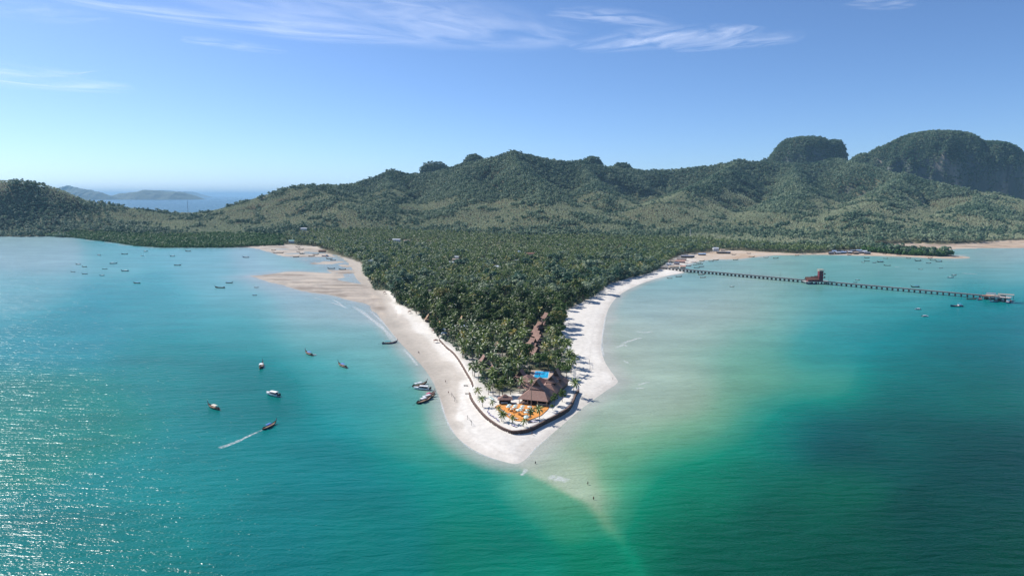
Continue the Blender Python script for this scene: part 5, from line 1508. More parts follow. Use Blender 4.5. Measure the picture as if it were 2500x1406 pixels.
def longtail_proto(hullc, canopyc, fine, two_canopies=False):
    t = empty('longtail_boat', (0, 0, 0))
    L_ = 12.0
    sec = hull_sections(L_, 2.3, 1.0, lambda u: 0.75 + 0.35 * max(0, 0.25 - u) * 2 + 2.2 * max(0, u - 0.62) ** 1.7 * 3.2, lambda u: 2.4 * max(0, u - 0.7) ** 1.6 * 3.0)
    rings = []
    for x, w, k, s_ in sec:
        k2 = min(k, s_ - 0.12)
        rings.append([(x, -w, s_), (x, -w * 0.82, (s_ + k2) / 2 - 0.1), (x, 0, k2), (x, w * 0.82, (s_ + k2) / 2 - 0.1), (x, w, s_)])
    mb = loft(rings)
    mb.add([rings[0][0], rings[0][1], rings[0][2], rings[0][3], rings[0][4]], [(0, 1, 2, 3, 4)])
    mb.build('hull', col_mat(hullc, PAL[hullc]), t)
    MB().add([(x, sg * w * 0.9, s_ - 0.22) for x, w, k, s_ in sec for sg in (-1, 1)], [(2 * i, 2 * i + 2, 2 * i + 3, 2 * i + 1) for i in range(len(sec) - 1)]).build('deck', col_mat('wood', PAL['wood'], 0.8), t)
    g_ = MB()
    for sg in (-1, 1): g_.tube([(x, sg * w, s_ + 0.03) for x, w, k, s_ in sec], [0.07] * len(sec), 4)
    g_.build('gunwale', col_mat('wood', PAL['wood'], 0.8), t)
    xe, we, ke, se = sec[-1]
    MB().tube([(xe - 0.1, 0, se - 0.1), (xe + 0.25, 0, se + 0.8), (xe + 0.3, 0, se + 1.6)], [0.16, 0.14, 0.09], 6).build('prow', col_mat('brown', PAL['brown']), t)
    if fine:
        MB().bar((xe + 0.15, 0, se + 0.45), (xe + 0.26, 0, se + 0.8), 0.22, 8).build('prow_ribbon', col_mat('pink', PAL['pink']), t)
        for x in (0.9, 2.2): MB().box(x - .14, x + .14, -0.95, 0.95, 0.72, 0.80).build('bench', col_mat('wood', PAL['wood'], 0.8), t)
    if canopyc:
        spans = [(-3.6, 0.6)] if not two_canopies else [(-4.6, -2.4), (-2.0, 1.4)]
        for x0, x1 in spans:
            can = MB()
            prof = [(-1.15, 2.0), (-0.7, 2.25), (0, 2.34), (0.7, 2.25), (1.15, 2.0)]
            can = loft([[(x, y, z) for y, z in prof] for x in (x0, (x0 + x1) / 2, x1)])
            can.add([(x, y, z - 0.05) for x in (x0, x1) for y, z in prof], [(0, 5, 6, 1), (1, 6, 7, 2), (2, 7, 8, 3), (3, 8, 9, 4)])
            c = can.build('canopy', col_mat(canopyc, PAL[canopyc], 0.7), t)
            if fine:
                for x in (x0 + .15, x1 - .15):
                    for y in (-1.0, 1.0): MB().bar((x, y, 0.7), (x, y, 2.0), 0.045, 4).build('canopy_post', col_mat('wood', PAL['wood'], 0.8), c)
    MB().box(-5.5, -4.6, -0.35, 0.35, 1.0, 1.7).build('engine', col_mat('black', PAL['black'], 0.5), t)
    if fine: MB().bar((-5.2, 0, 1.3), (-9.2, 0.5, -0.05), 0.06, 5).build('propeller_shaft', col_mat('black', PAL['black'], 0.5), t)
    return freeze(t)
def speedboat_proto():
    t = empty('speedboat', (0, 0, 0))
    L_ = 9.5
    sec = hull_sections(L_, 2.9, 1.0, lambda u: 1.05 + 0.45 * u * u, lambda u: 1.3 * max(0, u - 0.72) ** 1.4 * 2.4, transom=0.9, bow_pow=2.6)
    rings = [[(x, -w, s_), (x, -w * 0.9, 0.35 * s_), (x, 0, min(k, s_ - .1)), (x, w * 0.9, 0.35 * s_), (x, w, s_)] for x, w, k, s_ in sec]
    mb = loft(rings); mb.add(rings[0], [(0, 1, 2, 3, 4)])
    mb.build('hull', col_mat('white', PAL['white'], 0.3), t)
    MB().add([(x, sg * w * 0.97, s_ - 0.06) for x, w, k, s_ in sec for sg in (-1, 1)], [(2 * i, 2 * i + 2, 2 * i + 3, 2 * i + 1) for i in range(len(sec) - 1)]).build('deck', col_mat('white', PAL['white'], 0.3), t)
    MB().hip(-3.2, 2.4, -1.15, 1.15, 1.0, 1.75, -2.9, 1.0, -0.95, 0.95, 0.02).build('windscreen', shade_glass, t)
    can = loft([[(x, y * f, z) for y, z in [(-1.2, 2.15), (-0.6, 2.35), (0, 2.42), (0.6, 2.35), (1.2, 2.15)]] for x, f in ((-3.9, 1), (-1.5, 1.02), (1.0, 0.9))])
    can.add([(x, y, 2.1) for x in (-3.9, 1.0) for y in (-1.2, 1.2)], [(0, 2, 3, 1)])
    c = can.build('canopy', col_mat('white', PAL['white'], 0.3), t)
    for x in (-3.7, -1.4, 0.8):
        for y in (-1.1, 1.1): MB().bar((x, y, 1.0), (x, y, 2.12), 0.05, 4).build('canopy_post', col_mat('grey', PAL['grey']), c)
    for y in (-0.6, 0.6): MB().box(-5.5, -4.8, y - .25, y + .25, 0.5, 1.75).build('outboard_motor', col_mat('black', PAL['black'], 0.3), t)
    return freeze(t)
def trawler_proto(hullc):
    t = empty('fishing_boat', (0, 0, 0))
    L_ = 15.0
    sec = hull_sections(L_, 3.8, 1.6, lambda u: 1.2 + 1.7 * max(0, u - 0.5) ** 1.8 * 2 + 0.3 * max(0, 0.3 - u), lambda u: 2.0 * max(0, u - 0.75) ** 1.5 * 2.6, transom=0.75)
    rings = [[(x, -w, s_), (x, -w * 0.88, (s_ + min(k, s_ - .1)) / 2), (x, 0, min(k, s_ - .1)), (x, w * 0.88, (s_ + min(k, s_ - .1)) / 2), (x, w, s_)] for x, w, k, s_ in sec]
    mb = loft(rings); mb.add(rings[0], [(0, 1, 2, 3, 4)])
    mb.build('hull', col_mat(hullc, PAL[hullc]), t)
    MB().add([(x, sg * w * 0.95, s_ - 0.15) for x, w, k, s_ in sec for sg in (-1, 1)], [(2 * i, 2 * i + 2, 2 * i + 3, 2 * i + 1) for i in range(len(sec) - 1)]).build('deck', col_mat('wood', PAL['wood'], 0.8), t)
    cab = MB().box(-5.2, -2.2, -1.2, 1.2, 1.0, 3.2).build('cabin', col_mat('white', PAL['white']), t)
    MB().box(-2.19, -2.15, -0.9, 0.9, 2.2, 2.9).build('window', shade_glass, cab)
    MB().box(-5.6, -1.6, -1.5, 1.5, 3.21, 3.35).build('cabin_roof', col_mat('cyan', PAL['cyan']), cab)
    MB().bar((-1.2, 0, 1.0), (-1.2, 0, 6.0), 0.09).build('mast', col_mat('grey', PAL['grey']), t)
    return freeze(t)
PROTO = {}
def boat(kind, loc, heading, L_, label, group, base):
    if kind not in PROTO:
        a = kind.split('/')
        PROTO[kind] = {'long': lambda: longtail_proto(a[1], a[2] if a[2] != 'none' else None, a[3] == 'fine', len(a) > 4), 'speed': speedboat_proto, 'trawl': lambda: trawler_proto(a[1])}[a[0]]()
        o = PROTO[kind]
    else: o = copy_tree(PROTO[kind])
    s = L_ / base
    o.location = loc; o.rotation_euler = (0, 0, heading); o.scale = (s, s, s)
    return tag(o, label, {'long': 'longtail boat', 'speed': 'speedboat', 'trawl': 'fishing boat'}[kind.split('/')[0]], group)
def boat_px(kind, stern, bow, label, group, z=0.0):
    a = at(*stern, z); b = at(*bow, z)
    d = b - a
    L_ = min(max(d.length, 6.5), 17)
    base = {'long': 13.0, 'speed': 9.5, 'trawl': 15.0}[kind.split('/')[0]]
    return boat(kind, ((a.x + b.x) / 2, (a.y + b.y) / 2, z), math.atan2(d.y, d.x), L_, label, group, base)
GN = 'boats off the western beach of the point'
near_boats = [
 ('long/navy/teal/fine', (931, 840), (972, 837), 'dark longtail with turquoise canopy anchored close to the western beach'),
 ('long/brown/blue/fine', (763, 869), (745, 861), 'blue-canopied longtail with a white dinghy beside it'),
 ('long/brown/white/fine', (635, 901), (642, 889), 'white-canopied longtail seen nearly end on in open water'),
 ('long/wood/blue/fine', (847, 899), (825, 890), 'wooden longtail with bright blue canopy in open water'),
 ('speed', (680, 968), (651, 961), 'white speedboat alone in open water west of the point'),
 ('long/brown/cream/fine', (536, 1001), (507, 991), 'brown longtail with cream canopy farthest west of the near boats'),
 ('long/brown/blue/fine2', (641, 1050), (676, 1033), 'longtail under way trailing a white wake'),
 ('long/brown/white/fine/two', (1006, 945), (1044, 936), 'longtail with two white awnings, seaward of the beached speedboat'),
 ('speed', (1049, 952), (1010, 949), 'white speedboat moored between the longtails at the western beach'),
 ('long/red/pink/fine', (1034, 972), (1062, 960), 'longtail with pink awning in the raft of moored boats'),
 ('long/brown/white/fine/two', (1026, 978), (1064, 966), 'longtail with white awnings in the middle of the raft of moored boats'),
 ('long/black/white/fine', (1017, 987), (1056, 972), 'dark-hulled longtail nearest the camera in the raft of moored boats'),
]
for k, s_, b_, lb in near_boats: boat_px(k.replace('fine2', 'fine'), s_, b_, lb, GN)
# dinghy by the blue-canopied longtail
g = at(768, 867); t = empty('dinghy', (g.x, g.y, 0.0), R(-20)); tag(t, 'small white dinghy tied beside the blue-canopied longtail', 'dinghy')
sec = hull_sections(3.6, 1.5, 0.5, lambda u: 0.45 + 0.2 * u * u, lambda u: 0.5 * max(0, u - 0.75) * 2, 7, 0.8)
rings = [[(x, -w, s_), (x, 0, min(k, s_ - .1)), (x, w, s_)] for x, w, k, s_ in sec]
mb = loft(rings); mb.add(rings[0], [(0, 1, 2)]); mb.build('hull', col_mat('white', PAL['white']), t)
MB().add([(x, sg * w * .9, s_ - .15) for x, w, k, s_ in sec for sg in (-1, 1)], [(2 * i, 2 * i + 2, 2 * i + 3, 2 * i + 1) for i in range(len(sec) - 1)]).build('floor', col_mat('grey', PAL['grey']), t)
# far boats: px, py, length px (sign: bow direction), kind
ordn2 = ordn + ['fourteenth', 'fifteenth', 'sixteenth', 'seventeenth', 'eighteenth']
def fleet(lst, what, group, onflat=False):
    lst = sorted(lst, key=lambda q: q[0])
    cnt = 0
    for px, py, w, kind, *lb in lst:
        cnt += 1
        z = 0.0
        if onflat:
            z = max(0.0, gz(at(px, py)) + 0.25)
        nice = {'black': 'black', 'brown': 'brown', 'red': 'red', 'blue': 'blue', 'navy': 'dark blue', 'green': 'green', 'orange': 'orange', 'purple': 'violet-blue', 'teal': 'teal', 'wood': 'bare wood', 'white': 'white'}
        hc = nice.get(kind.split('/')[1] if '/' in kind else 'white', 'dark')
        noun = {'long': 'longtail', 'speed': 'speedboat', 'trawl': 'fishing boat'}[kind.split('/')[0]]
        label = lb[0] if lb else f'{hc} {noun}, {ordn2[cnt - 1]} from the west among {what}'
        hw = abs(w) / 2; sg = 1 if w > 0 else -1
        boat_px(kind, (px - sg * hw, py), (px + sg * hw, py + rr.uniform(-0.5, 0.5)), label, group, z)
rr = random.Random(9)
K = {'a': 'long/black/none/plain', 'b': 'long/navy/grey/plain', 'c': 'long/brown/white/plain', 'd': 'long/black/blue/plain', 'r': 'long/red/white/plain', 'g': 'long/green/none/plain', 'o': 'long/orange/none/plain', 'w': 'long/brown/none/plain'}
fleet([(242, 624, -9, K['b']), (304, 621, -17, K['a']), (356, 614, 11, K['c']), (347, 625, 7, K['r']), (421, 626, -13, K['b']), (459, 614, -14, K['a']), (600, 629, -17, K['b']), (191, 646, -13, K['c']), (206, 652, -13, K['a']), (277, 644, 20, K['b']),
       (256, 657, -14, K['d']), (305, 662, -20, K['b']), (178, 664, -12, K['a']), (207, 669, -15, K['d']), (249, 673, -13, K['b']), (334, 692, -18, K['d']), (434, 648, 18, K['a'])],
      'those moored off the mangrove shore', 'boats moored off the mangrove shore')
fleet([(560, 691, 19, K['d'], 'dark longtail with raised bow north of the pair beyond the sand bar'), (537, 703, -26, K['w'], 'long brown longtail lying seaward of the sand bar'), (626, 702, 7, K['b'], 'small dark boat farther off the tip of the sand bar'), (622, 721, 11, K['d'], 'dark longtail seen end on off the tip of the sand bar')],
      'those off the sand bar', 'boats off the sand bar')
fleet([(668, 611, -13, K['w']), (672, 618, -13, K['c']), (686, 618, 14, K['w']), (727, 604, -12, K['w']), (735, 609, 14, K['a']), (728, 615, -10, K['w']), (735, 619, -11, K['c']), (738, 621, 13, K['a']), (723, 628, 16, K['a']), (761, 626, 17, K['w']), (771, 622, 16, K['a']),
       (794, 626, -17, 'trawl/purple'), (804, 632, -17, K['w']), (813, 636, -15, K['a'])], 'boats resting on the tidal flat', 'boats resting on the tidal flat', True)
fleet([(809, 656, -20, K['a'], 'dark longtail stranded in the lagoon beside the sand bar'), (836, 658, -19, K['w'], 'brown longtail at the beach edge beside the sand bar lagoon')], 'lagoon', 'boats in the lagoon', True)
fleet([(1635, 680, -14, K['a']), (1657, 676, 16, K['a']), (1687, 666, 15, K['w']), (1713, 671, 18, K['c']), (1716, 678, 16, K['o']), (1787, 700, 12, 'long/black/white/plain')], 'boats on the near side of the pier', 'boats on the near side of the pier')
fleet([(1714, 638, 14, K['g']), (1736, 638, 14, K['w']), (1748, 636, 14, K['a']), (1796, 635, 14, K['g']), (1835, 628, 16, K['w']), (1870, 629, 14, K['a']), (1894, 631, 14, K['a']), (1681, 650, 15, K['r']), (1693, 641, 14, K['d']), (1706, 643, 14, K['w']),
       (1697, 647, 13, K['g']), (1710, 646, 13, K['a']), (1701, 654, 16, K['a']), (1713, 652, 12, K['b'])], 'boats crowded beyond the pier foot', 'boats by the pier foot')
fleet([(1792, 622, 12, K['a']), (1828, 619, -11, K['w']), (1946, 624, 11, K['o']), (2028, 621, -12, K['a']), (2074, 623, 11, K['r']), (2194, 623, -12, K['w']), (2180, 604, -11, K['r']), (2160, 620, 11, K['a'])], 'boats drawn up on the far bay sand', 'boats drawn up on the far bay sand', True)
fleet([(2116, 630, -14, K['w']), (2162, 631, 13, K['a']), (2218, 631, -12, K['a']), (2271, 631, 12, K['o']), (2107, 641, -7, 'long/red/white/plain'), (2116, 638, -15, K['a']), (2135, 642, 10, K['b']), (2149, 640, -16, K['d']), (2166, 649, -18, K['a']), (2241, 637, -17, K['w']),
       (2277, 636, -15, K['w']), (2267, 643, -13, K['b']), (2292, 639, -17, K['d']), (2247, 658, -11, K['c']), (2297, 655, 7, K['b']), (2329, 673, 13, 'long/black/white/plain'), (2321, 678, 17, 'long/navy/white/plain')], 'boats moored in the far bay', 'boats moored in the far bay')
fleet([(2234, 701, -23, K['d'], 'dark longtail with high bow just beyond the outer pier'), (2088, 690, 7, K['b'], 'dark little boat touching the outer pier near the tower'), (2094, 684, 7, K['c'], 'small boat beyond the outer pier near the tower'),
       (2239, 756, -10, 'speed', 'white speedboat off the pier, farther of the white pair'), (2259, 773, 9, 'speed', 'white speedboat off the pier, nearer of the white pair'), (2335, 748, -30, 'trawl/navy', 'long dark fishing boat with white cabin in front of the pier'),
       (2372, 731, 26, K['w'], 'low brown longtail tucked under the outer end of the pier')], 'pier end', 'boats around the pier end')

# ================================================================== PIER
DZ = 3.6
pts = [at(1606, 652.5, DZ), at(1700, 660.5, DZ), at(1975, 685.0, DZ), at(2025, 688.8, DZ), at(2400, 721.5, DZ), at(2466, 727.5, DZ)]
pier = empty('pier', (pts[0].x, pts[0].y, 0)); tag(pier, 'long concrete pier on many pillars crossing the eastern bay', 'pier')
o0 = Vector((pts[0].x, pts[0].y, 0))
PW = 2.6
pil_me = None
for i in range(len(pts) - 1):
    a, b_ = pts[i] - o0, pts[i + 1] - o0
    d = (b_ - a); d.z = 0; L_ = d.length; d.normalize(); n_ = Vector((-d.y, d.x, 0))
    hw = PW if i < 4 else 9.0
    ang = math.atan2(d.y, d.x)
    seg = MB().box(-0.02, L_ - 0.02, -hw, hw, DZ - 0.45, DZ).build('deck', concrete, pier); seg.location = (a.x, a.y, 0); seg.rotation_euler = (0, 0, ang)
    for sgn in (-1, 1):
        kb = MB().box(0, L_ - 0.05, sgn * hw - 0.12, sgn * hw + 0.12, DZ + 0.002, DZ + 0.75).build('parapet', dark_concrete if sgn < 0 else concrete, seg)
    nb = max(2, int(L_ / 6.2))
    for k in range(nb):
        c = a + d * (k + 0.5) * L_ / nb
        if pil_me is None: pil_me = {}
        if hw not in pil_me:
            mb = MB().box(-0.45, 0.45, -hw * 0.95, hw * 0.95, DZ - 1.0, DZ - 0.452)
            for y in (-hw * 0.8, -hw * 0.27, hw * 0.27, hw * 0.8): mb.box(-0.42, 0.42, y - 0.42, y + 0.42, -2.5, DZ - 1.0)
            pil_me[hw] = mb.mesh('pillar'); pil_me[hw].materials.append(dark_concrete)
        q = link_obj('pillar', pil_me[hw], None, pier, (c.x, c.y, 0)); q.rotation_euler = (0, 0, ang)
# platform of the tower
tw = at(2008, 688.2, DZ)
plat = MB().box(-22, 12, -1, 12, DZ - 0.5, DZ + 0.02).build('platform', concrete, pier); plat.location = (tw.x - o0.x, tw.y - o0.y + 2.4, 0); plat.rotation_euler = (0, 0, 0)
for x in (-20, -12, -4, 4, 10):
    for y in (1, 10):
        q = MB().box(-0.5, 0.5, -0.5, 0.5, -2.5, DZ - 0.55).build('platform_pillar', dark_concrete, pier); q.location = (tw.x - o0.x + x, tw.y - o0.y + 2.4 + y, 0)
# ---- tower on the pier
maroon = simple('maroon_wall', (0.17, 0.035, 0.045), 0.8, var=0.25, scale=0.5)
tower = empty('pier_tower', (tw.x, tw.y + 7.5, DZ + 0.02)); tag(tower, 'dark red square tower with balconies standing on the pier', 'tower')
mp_ = mpp(2008, 688)
TW = 5.3 / 2 * 1.05
MB().box(-TW, TW, -TW, TW, 0, 14.2).build('shaft', maroon, tower)
rf = MB().box(-TW - 0.6, TW + 0.6, -TW - 0.6, TW + 0.6, 14.2 + 0.002, 14.5).build('roof_slab', cream, tower)
for x in (-TW - 0.4, 0, TW + 0.4):
    for y in (-TW - 0.4, TW + 0.4): MB().box(x - .12, x + .12, y - .12, y + .12, 14.5, 15.9).build('roof_post', cream, rf)
MB().box(-TW - 0.9, TW + 0.9, -TW - 0.9, TW + 0.9, 15.9, 16.3).build('roof_canopy', r_tan, rf)
for z in (4.6, 9.2):
    bl = MB().box(TW + 0.01, TW + 3.2, -2.2, 2.2, z, z + 0.25).build('balcony', dark_wood, tower)
    MB().box(TW + 3.05, TW + 3.2, -2.2, 2.2, z + 0.251, z + 1.9).build('balcony_screen', dark_wood, bl)
for z in (2.0, 6.0, 10.4): MB().box(-0.7, 0.7, -TW - 0.04, -TW - 0.005, z, z + 1.6).build('window', shade_glass, tower)
hall = empty('pier_hall', (tw.x - 9.5, tw.y + 8.0, DZ + 0.02)); tag(hall, 'brown steep-gabled hall beside the red tower on the pier', 'hall')
MB().box(-8.5, 6.2, -3.4, 3.4, 0, 2.6).build('wall', maroon, hall)
for x0, x1, h in ((-10.5, -3.5, 6.0), (-3.3, 1.6, 6.6), (1.8, 6.6, 7.4)):
    ro = MB().gable(-4.6, 4.6, x0, x1, 2.4, h, 0.2, 0.08).build('roof', roof_mat('roof_terracotta%d' % int(h * 10), (0.30, 0.13, 0.085), (0.22, 0.10, 0.07)), hall); ro.rotation_euler = (0, 0, R(-90))
    MB().bar((0, (x0), h - 0.2), (0, x0 - 0.1, h + 1.0), 0.16, 5, 0.03).build('finial', dark_wood, ro)
MB().box(-1.2, 1.2, -3.46, -3.41, 0, 2.2).build('door', dark_wood, hall)
boat_px('trawl/blue', (1968, 693), (1992, 693.5), 'blue boat with pink-white hull stripe tied at the tower landing', 'boats around the pier end')
# landing stair
st = empty('landing_stair', (tw.x + 2.0, tw.y - 1.0, 0)); tag(st, 'pale stair leading from the tower platform down to the water', 'stair')
for k in range(9):
    MB().box(0.45 * k, 0.45 * k + 0.5, -0.9, 0.9, DZ - 0.38 * k - 0.3, DZ - 0.38 * k - 0.12).build('step', concrete, st)
MB().add([(0, -0.95, DZ - 0.55), (4.3, -0.95, -0.2), (4.3, -0.95, 0.1), (0, -0.95, DZ - 0.2), (0, 0.95, DZ - 0.55), (4.3, 0.95, -0.2), (4.3, 0.95, 0.1), (0, 0.95, DZ - 0.2)], [(0, 1, 2, 3), (7, 6, 5, 4), (0, 4, 5, 1)]).build('stringer', concrete, st)
# ---- stalls, shelters and boats at the pier head
for i, (a, b, w, d, h, rc, lb) in enumerate([(2409, 722, 8, 6, 3.0, 'rust', 'dark red awning shelter where the pier meets its head'), (2424, 721, 13, 8, 3.0, 'tan', 'wide cream roof in the middle of the pier head'), (2420, 716.5, 9, 6, 3.2, 'slate', 'dark roof at the back of the pier head'),
                                     (2441, 722, 11, 7, 3.2, 'grey', 'pale arched roof on the pier head beside the cream roof'), (2456, 719, 15, 8, 5.2, 'grey', 'tall open grey shelter at the outer tip of the pier head')]):
    g = at(a, b, DZ + h)
    t = empty('pier_shelter', (g.x, g.y, DZ + 0.003), R(-33)); tag(t, lb, 'shelter', 'shelters on the pier head')
    MB().gable(-d / 2, d / 2, -w / 2, w / 2, h, h + 0.9, 0.12).build('roof', ROOFS[rc], t).rotation_euler = (0, 0, R(90))
    for x in (-w / 2 + .3, w / 2 - .3):
        for y in (-d / 2 + .3, d / 2 - .3): MB().box(x - .1, x + .1, y - .1, y + .1, 0, h + 0.1).build('post', dark_wood, t)
    MB().box(-w * .3, w * .3, -0.5, 0.5, 0, 1.0).build('counter', white_wall if i % 2 else mid_wood, t)
boat_px('trawl/navy', (2452, 743), (2474, 734), 'big dark blue boat with cyan cabin roof at the outer tip of the pier', 'boats around the pier end')
boat_px('long/blue/cyan/plain', (2416, 735), (2436, 737.5), 'blue boat with cyan awning moored along the pier head', 'boats around the pier end')
boat_px('long/purple/pink/plain', (2386, 733), (2398, 731), 'small pink-awning boat at the start of the pier head', 'boats around the pier end')
# lamp posts on the pier
for i, (a, b) in enumerate([(1761, 666), (1832, 672), (1906, 679), (2024, 688.5), (2401, 720.5), (2417, 721)]):
    g = at(a, b, DZ)
    t = empty('lamp_post', (g.x, g.y + 2.0, DZ)); tag(t, f'slender lamp post on the pier, {ordn[i]} from the shore', 'lamp post', 'lamp posts on the pier')
    MB().bar((0, 0, 0), (0, 0, 8.0), 0.09, 6, 0.06).build('pole', dark_concrete, t)
    MB().box(-0.05, 1.6, -0.12, 0.12, 7.95, 8.1).build('lamp_head', dark_concrete, t)

# ================================================================== MASTS
def mast(name, px, py_base, D, h, col_, label, w=1.2):
    a = at_dist(px, py_base, D); g = max(gz(a), 0)
    t = empty(name, (a.x, a.y, g)); tag(t, label, 'mast')
    m = simple('mast_' + name + str(int(px)), col_, 0.6)
    for sx in (-1, 1):
        for sy in (-1, 1): MB().bar((sx * w, sy * w, 0), (sx * w * .25, sy * w * .25, h), 0.16, 4, 0.1).build('leg', m, t)
    br = MB()
    n = 12
    for k in range(n):
        f0 = 1 - .75 * k / n; f1 = 1 - .75 * (k + 1) / n
        for (ax, ay), (bx, by) in (((-1, -1), (1, -1)), ((1, -1), (1, 1)), ((1, 1), (-1, 1)), ((-1, 1), (-1, -1))):
            br.bar((ax * w * f0, ay * w * f0, h * k / n), (bx * w * f1, by * w * f1, h * (k + 1) / n), 0.07, 4)
    o = br.build('bracing', m, t); o['kind'] = 'stuff'
    MB().bar((0, 0, h), (0, 0, h + h * .12), 0.08, 4).build('antenna', m, t)
    return t
def mast_ground(px, py_top, D, **k):
    """mast standing on the terrain at distance D whose tip reaches py_top"""
    top = at_dist(px, py_top, D); g = max(gz(top), 0)
    return mast(k['name'], px, py_top, D, (top.z - g) / 1.12, k['col'], k['label'], k.get('w', 1.2))
mast_ground(457, 486, 2250 * S, name='radio_mast', col=(0.16, 0.16, 0.18), label='dark lattice radio mast on the low saddle west of the hills', w=1.6)
mast_ground(1268, 545, 1500 * S, name='radio_mast', col=(0.45, 0.50, 0.48), label='pale lattice mast rising from the palms in the middle of the plain', w=1.2)
mast_ground(1686, 556, 1500 * S, name='radio_mast', col=(0.7, 0.7, 0.7), label='slim white mast above the plantation behind the pier village', w=0.8)

# ================================================================== BEACH THINGS
def person_mesh(name, walking):
    V = [(0, 0, 0.93), (0, 0, 1.18), (0, 0, 1.40), (0, 0, 1.50), (0, 0, 1.60), (0, 0.01, 1.72)]
    E = [(0, 1), (1, 2), (2, 3), (3, 4), (4, 5)]
    rad = [(.15, .11), (.14, .10), (.17, .10), (.055, .055), (.085, .095), (.075, .085)]
    st_ = 0.22 if walking else 0.03
    for s_ in (-1, 1):
        b_ = len(V)
        f = st_ * s_
        V += [(s_ * .095, 0, .88), (s_ * .10, -f * .5 - .02, .48), (s_ * .10, -f + (0.06 if s_ > 0 else 0.0), .07), (s_ * .10, -f - .12, .03)]
        rad += [(.085, .09), (.058, .06), (.042, .045), (.04, .03)]
        E += [(0, b_), (b_, b_ + 1), (b_ + 1, b_ + 2), (b_ + 2, b_ + 3)]
        b_ = len(V)
        V += [(s_ * .19, 0, 1.40), (s_ * .23, f * .5, 1.13), (s_ * .22, f * .9 - .06, .90), (s_ * .215, f - .07, .78)]
        rad += [(.058, .058), (.042, .042), (.034, .034), (.035, .028)]
        E += [(2, b_), (b_, b_ + 1), (b_ + 1, b_ + 2), (b_ + 2, b_ + 3)]
    me = bpy.data.meshes.new(name + '_frame'); me.from_pydata(V, E, [])
    o = bpy.data.objects.new(name, me); C.objects.link(o)
    sk = o.modifiers.new('skin', 'SKIN'); sk.use_smooth_shade = True
    for i, sv in enumerate(me.skin_vertices[0].data): sv.radius = rad[i]; sv.use_root = (i == 0)
    o.modifiers.new('sub', 'SUBSURF').levels = 1
    dg = bpy.context.evaluated_depsgraph_get()
    m2 = bpy.data.meshes.new_from_object(o.evaluated_get(dg)); m2.name = name
    bpy.data.objects.remove(o)
    return m2
skin_m = simple('skin', (0.36, 0.20, 0.13), 0.6)
hair_m = simple('hair', (0.02, 0.015, 0.012), 0.6)
pm = {w: person_mesh('person_body', w) for w in (True, False)}
def person(px, py, walking, cloth, rz, label, z=None, group=None):
    g = on(px, py, 1.0) if z is None else at(px, py, z)
    t = empty('person', (g.x, g.y, g.z if z is None else z), rz); tag(t, label, 'person', group)
    b_ = link_obj('body', pm[walking], skin_m, t)
    cm = simple('cloth_' + ''.join('%02d' % int(c * 50) for c in cloth), cloth, 0.85)
    # shirt and shorts follow the body with a little ease
    MB().tube([(0, 0, 0.86), (0, 0, 1.0), (0, 0, 1.2), (0, 0, 1.40), (0, 0, 1.47)], [0.17, 0.165, 0.155, 0.175, 0.10], 10).build('shirt', cm, t, True).scale = (1.05, 0.75, 1)
    MB().tube([(-.1, 0.0, 0.62), (-.1, 0, 0.90)], [0.1, 0.105], 8).tube([(.1, 0.0, 0.62), (.1, 0, 0.90)], [0.1, 0.105], 8).build('shorts', hair_m, t, True)
    MB().tube([(0, 0.03, 1.60), (0, 0.03, 1.70), (0, 0.02, 1.78)], [0.105, 0.108, 0.06], 10).build('hair', hair_m, t, True)
    return t
GPp = 'people on the beach and in the shallows'
for a, b, w, c, rz, lb, z in [
    (1088, 934, True, (0.10, 0.05, 0.12), 0.4, 'person in dark clothes walking on the western sand beside the wall gap', None), (1095, 961, True, (0.30, 0.06, 0.08), -0.5, 'person in red walking by the moored longtails', None),
    (1021, 862, True, (0.08, 0.08, 0.10), 0.9, 'dark-clothed person at the western waterline, nearer the palms', None), (1023, 863, False, (0.12, 0.14, 0.25), 0.2, 'person in blue at the western waterline, seaward of the other', None),
    (1288, 1056, True, (0.10, 0.55, 0.48), 1.2, 'person in mint clothes walking below the front of the sea wall', None), (1299, 1061, True, (0.20, 0.08, 0.06), 1.4, 'person in dark red walking below the front of the sea wall', None),
    (1307, 1134, False, (0.05, 0.05, 0.06), 0.1, 'person wading in the shallows just off the point', -0.5), (1435, 1184, False, (0.05, 0.04, 0.06), 0.5, 'person wading on the submerged spit, nearer the point', -0.3), (1449, 1221, False, (0.12, 0.04, 0.03), -0.4, 'person wading on the submerged spit, farthest from the point', -0.35),
    (1496, 927, True, (0.08, 0.08, 0.12), 1.0, 'person walking at the sharp eastern corner of the sand', None)]:
    person(a, b, w, c, rz, lb, z, GPp)
# volleyball nets
for pa, pb, lb in (((1141, 1024), (1151, 1038), 'volleyball net on the sand in front of the western wall'), ((1438.5, 884), (1440.5, 900), 'net posts standing on the eastern sand'), ((1103, 968), (1110, 980), 'slack net between posts near the western waterline')):
    a, b_ = on(*pa), on(*pb)
    t = empty('volleyball_net', a); tag(t, lb, 'net', 'nets on the beach')
    d = b_ - a
    mid = d * 0.5
    for q in (Vector((0, 0, 0)), d): MB().bar(tuple(q), (q.x, q.y, q.z + 2.5), 0.09, 6).build('post', dark_wood, t)
    n_ = Vector((-d.y, d.x, 0)).normalized() * 0.02
    net = MB()
    for k in range(7):
        z = 1.5 + k * 0.15
        net.bar((0, 0, z), (d.x, d.y, z + d.z), 0.012, 3)
    for k in range(1, 16):
        f = k / 16; net.bar((d.x * f, d.y * f, 1.5 + d.z * f), (d.x * f, d.y * f, 2.4 + d.z * f), 0.012, 3)
    o = net.build('netting', simple('net_cord', (0.06, 0.05, 0.06), 0.8), t); o['kind'] = 'stuff'
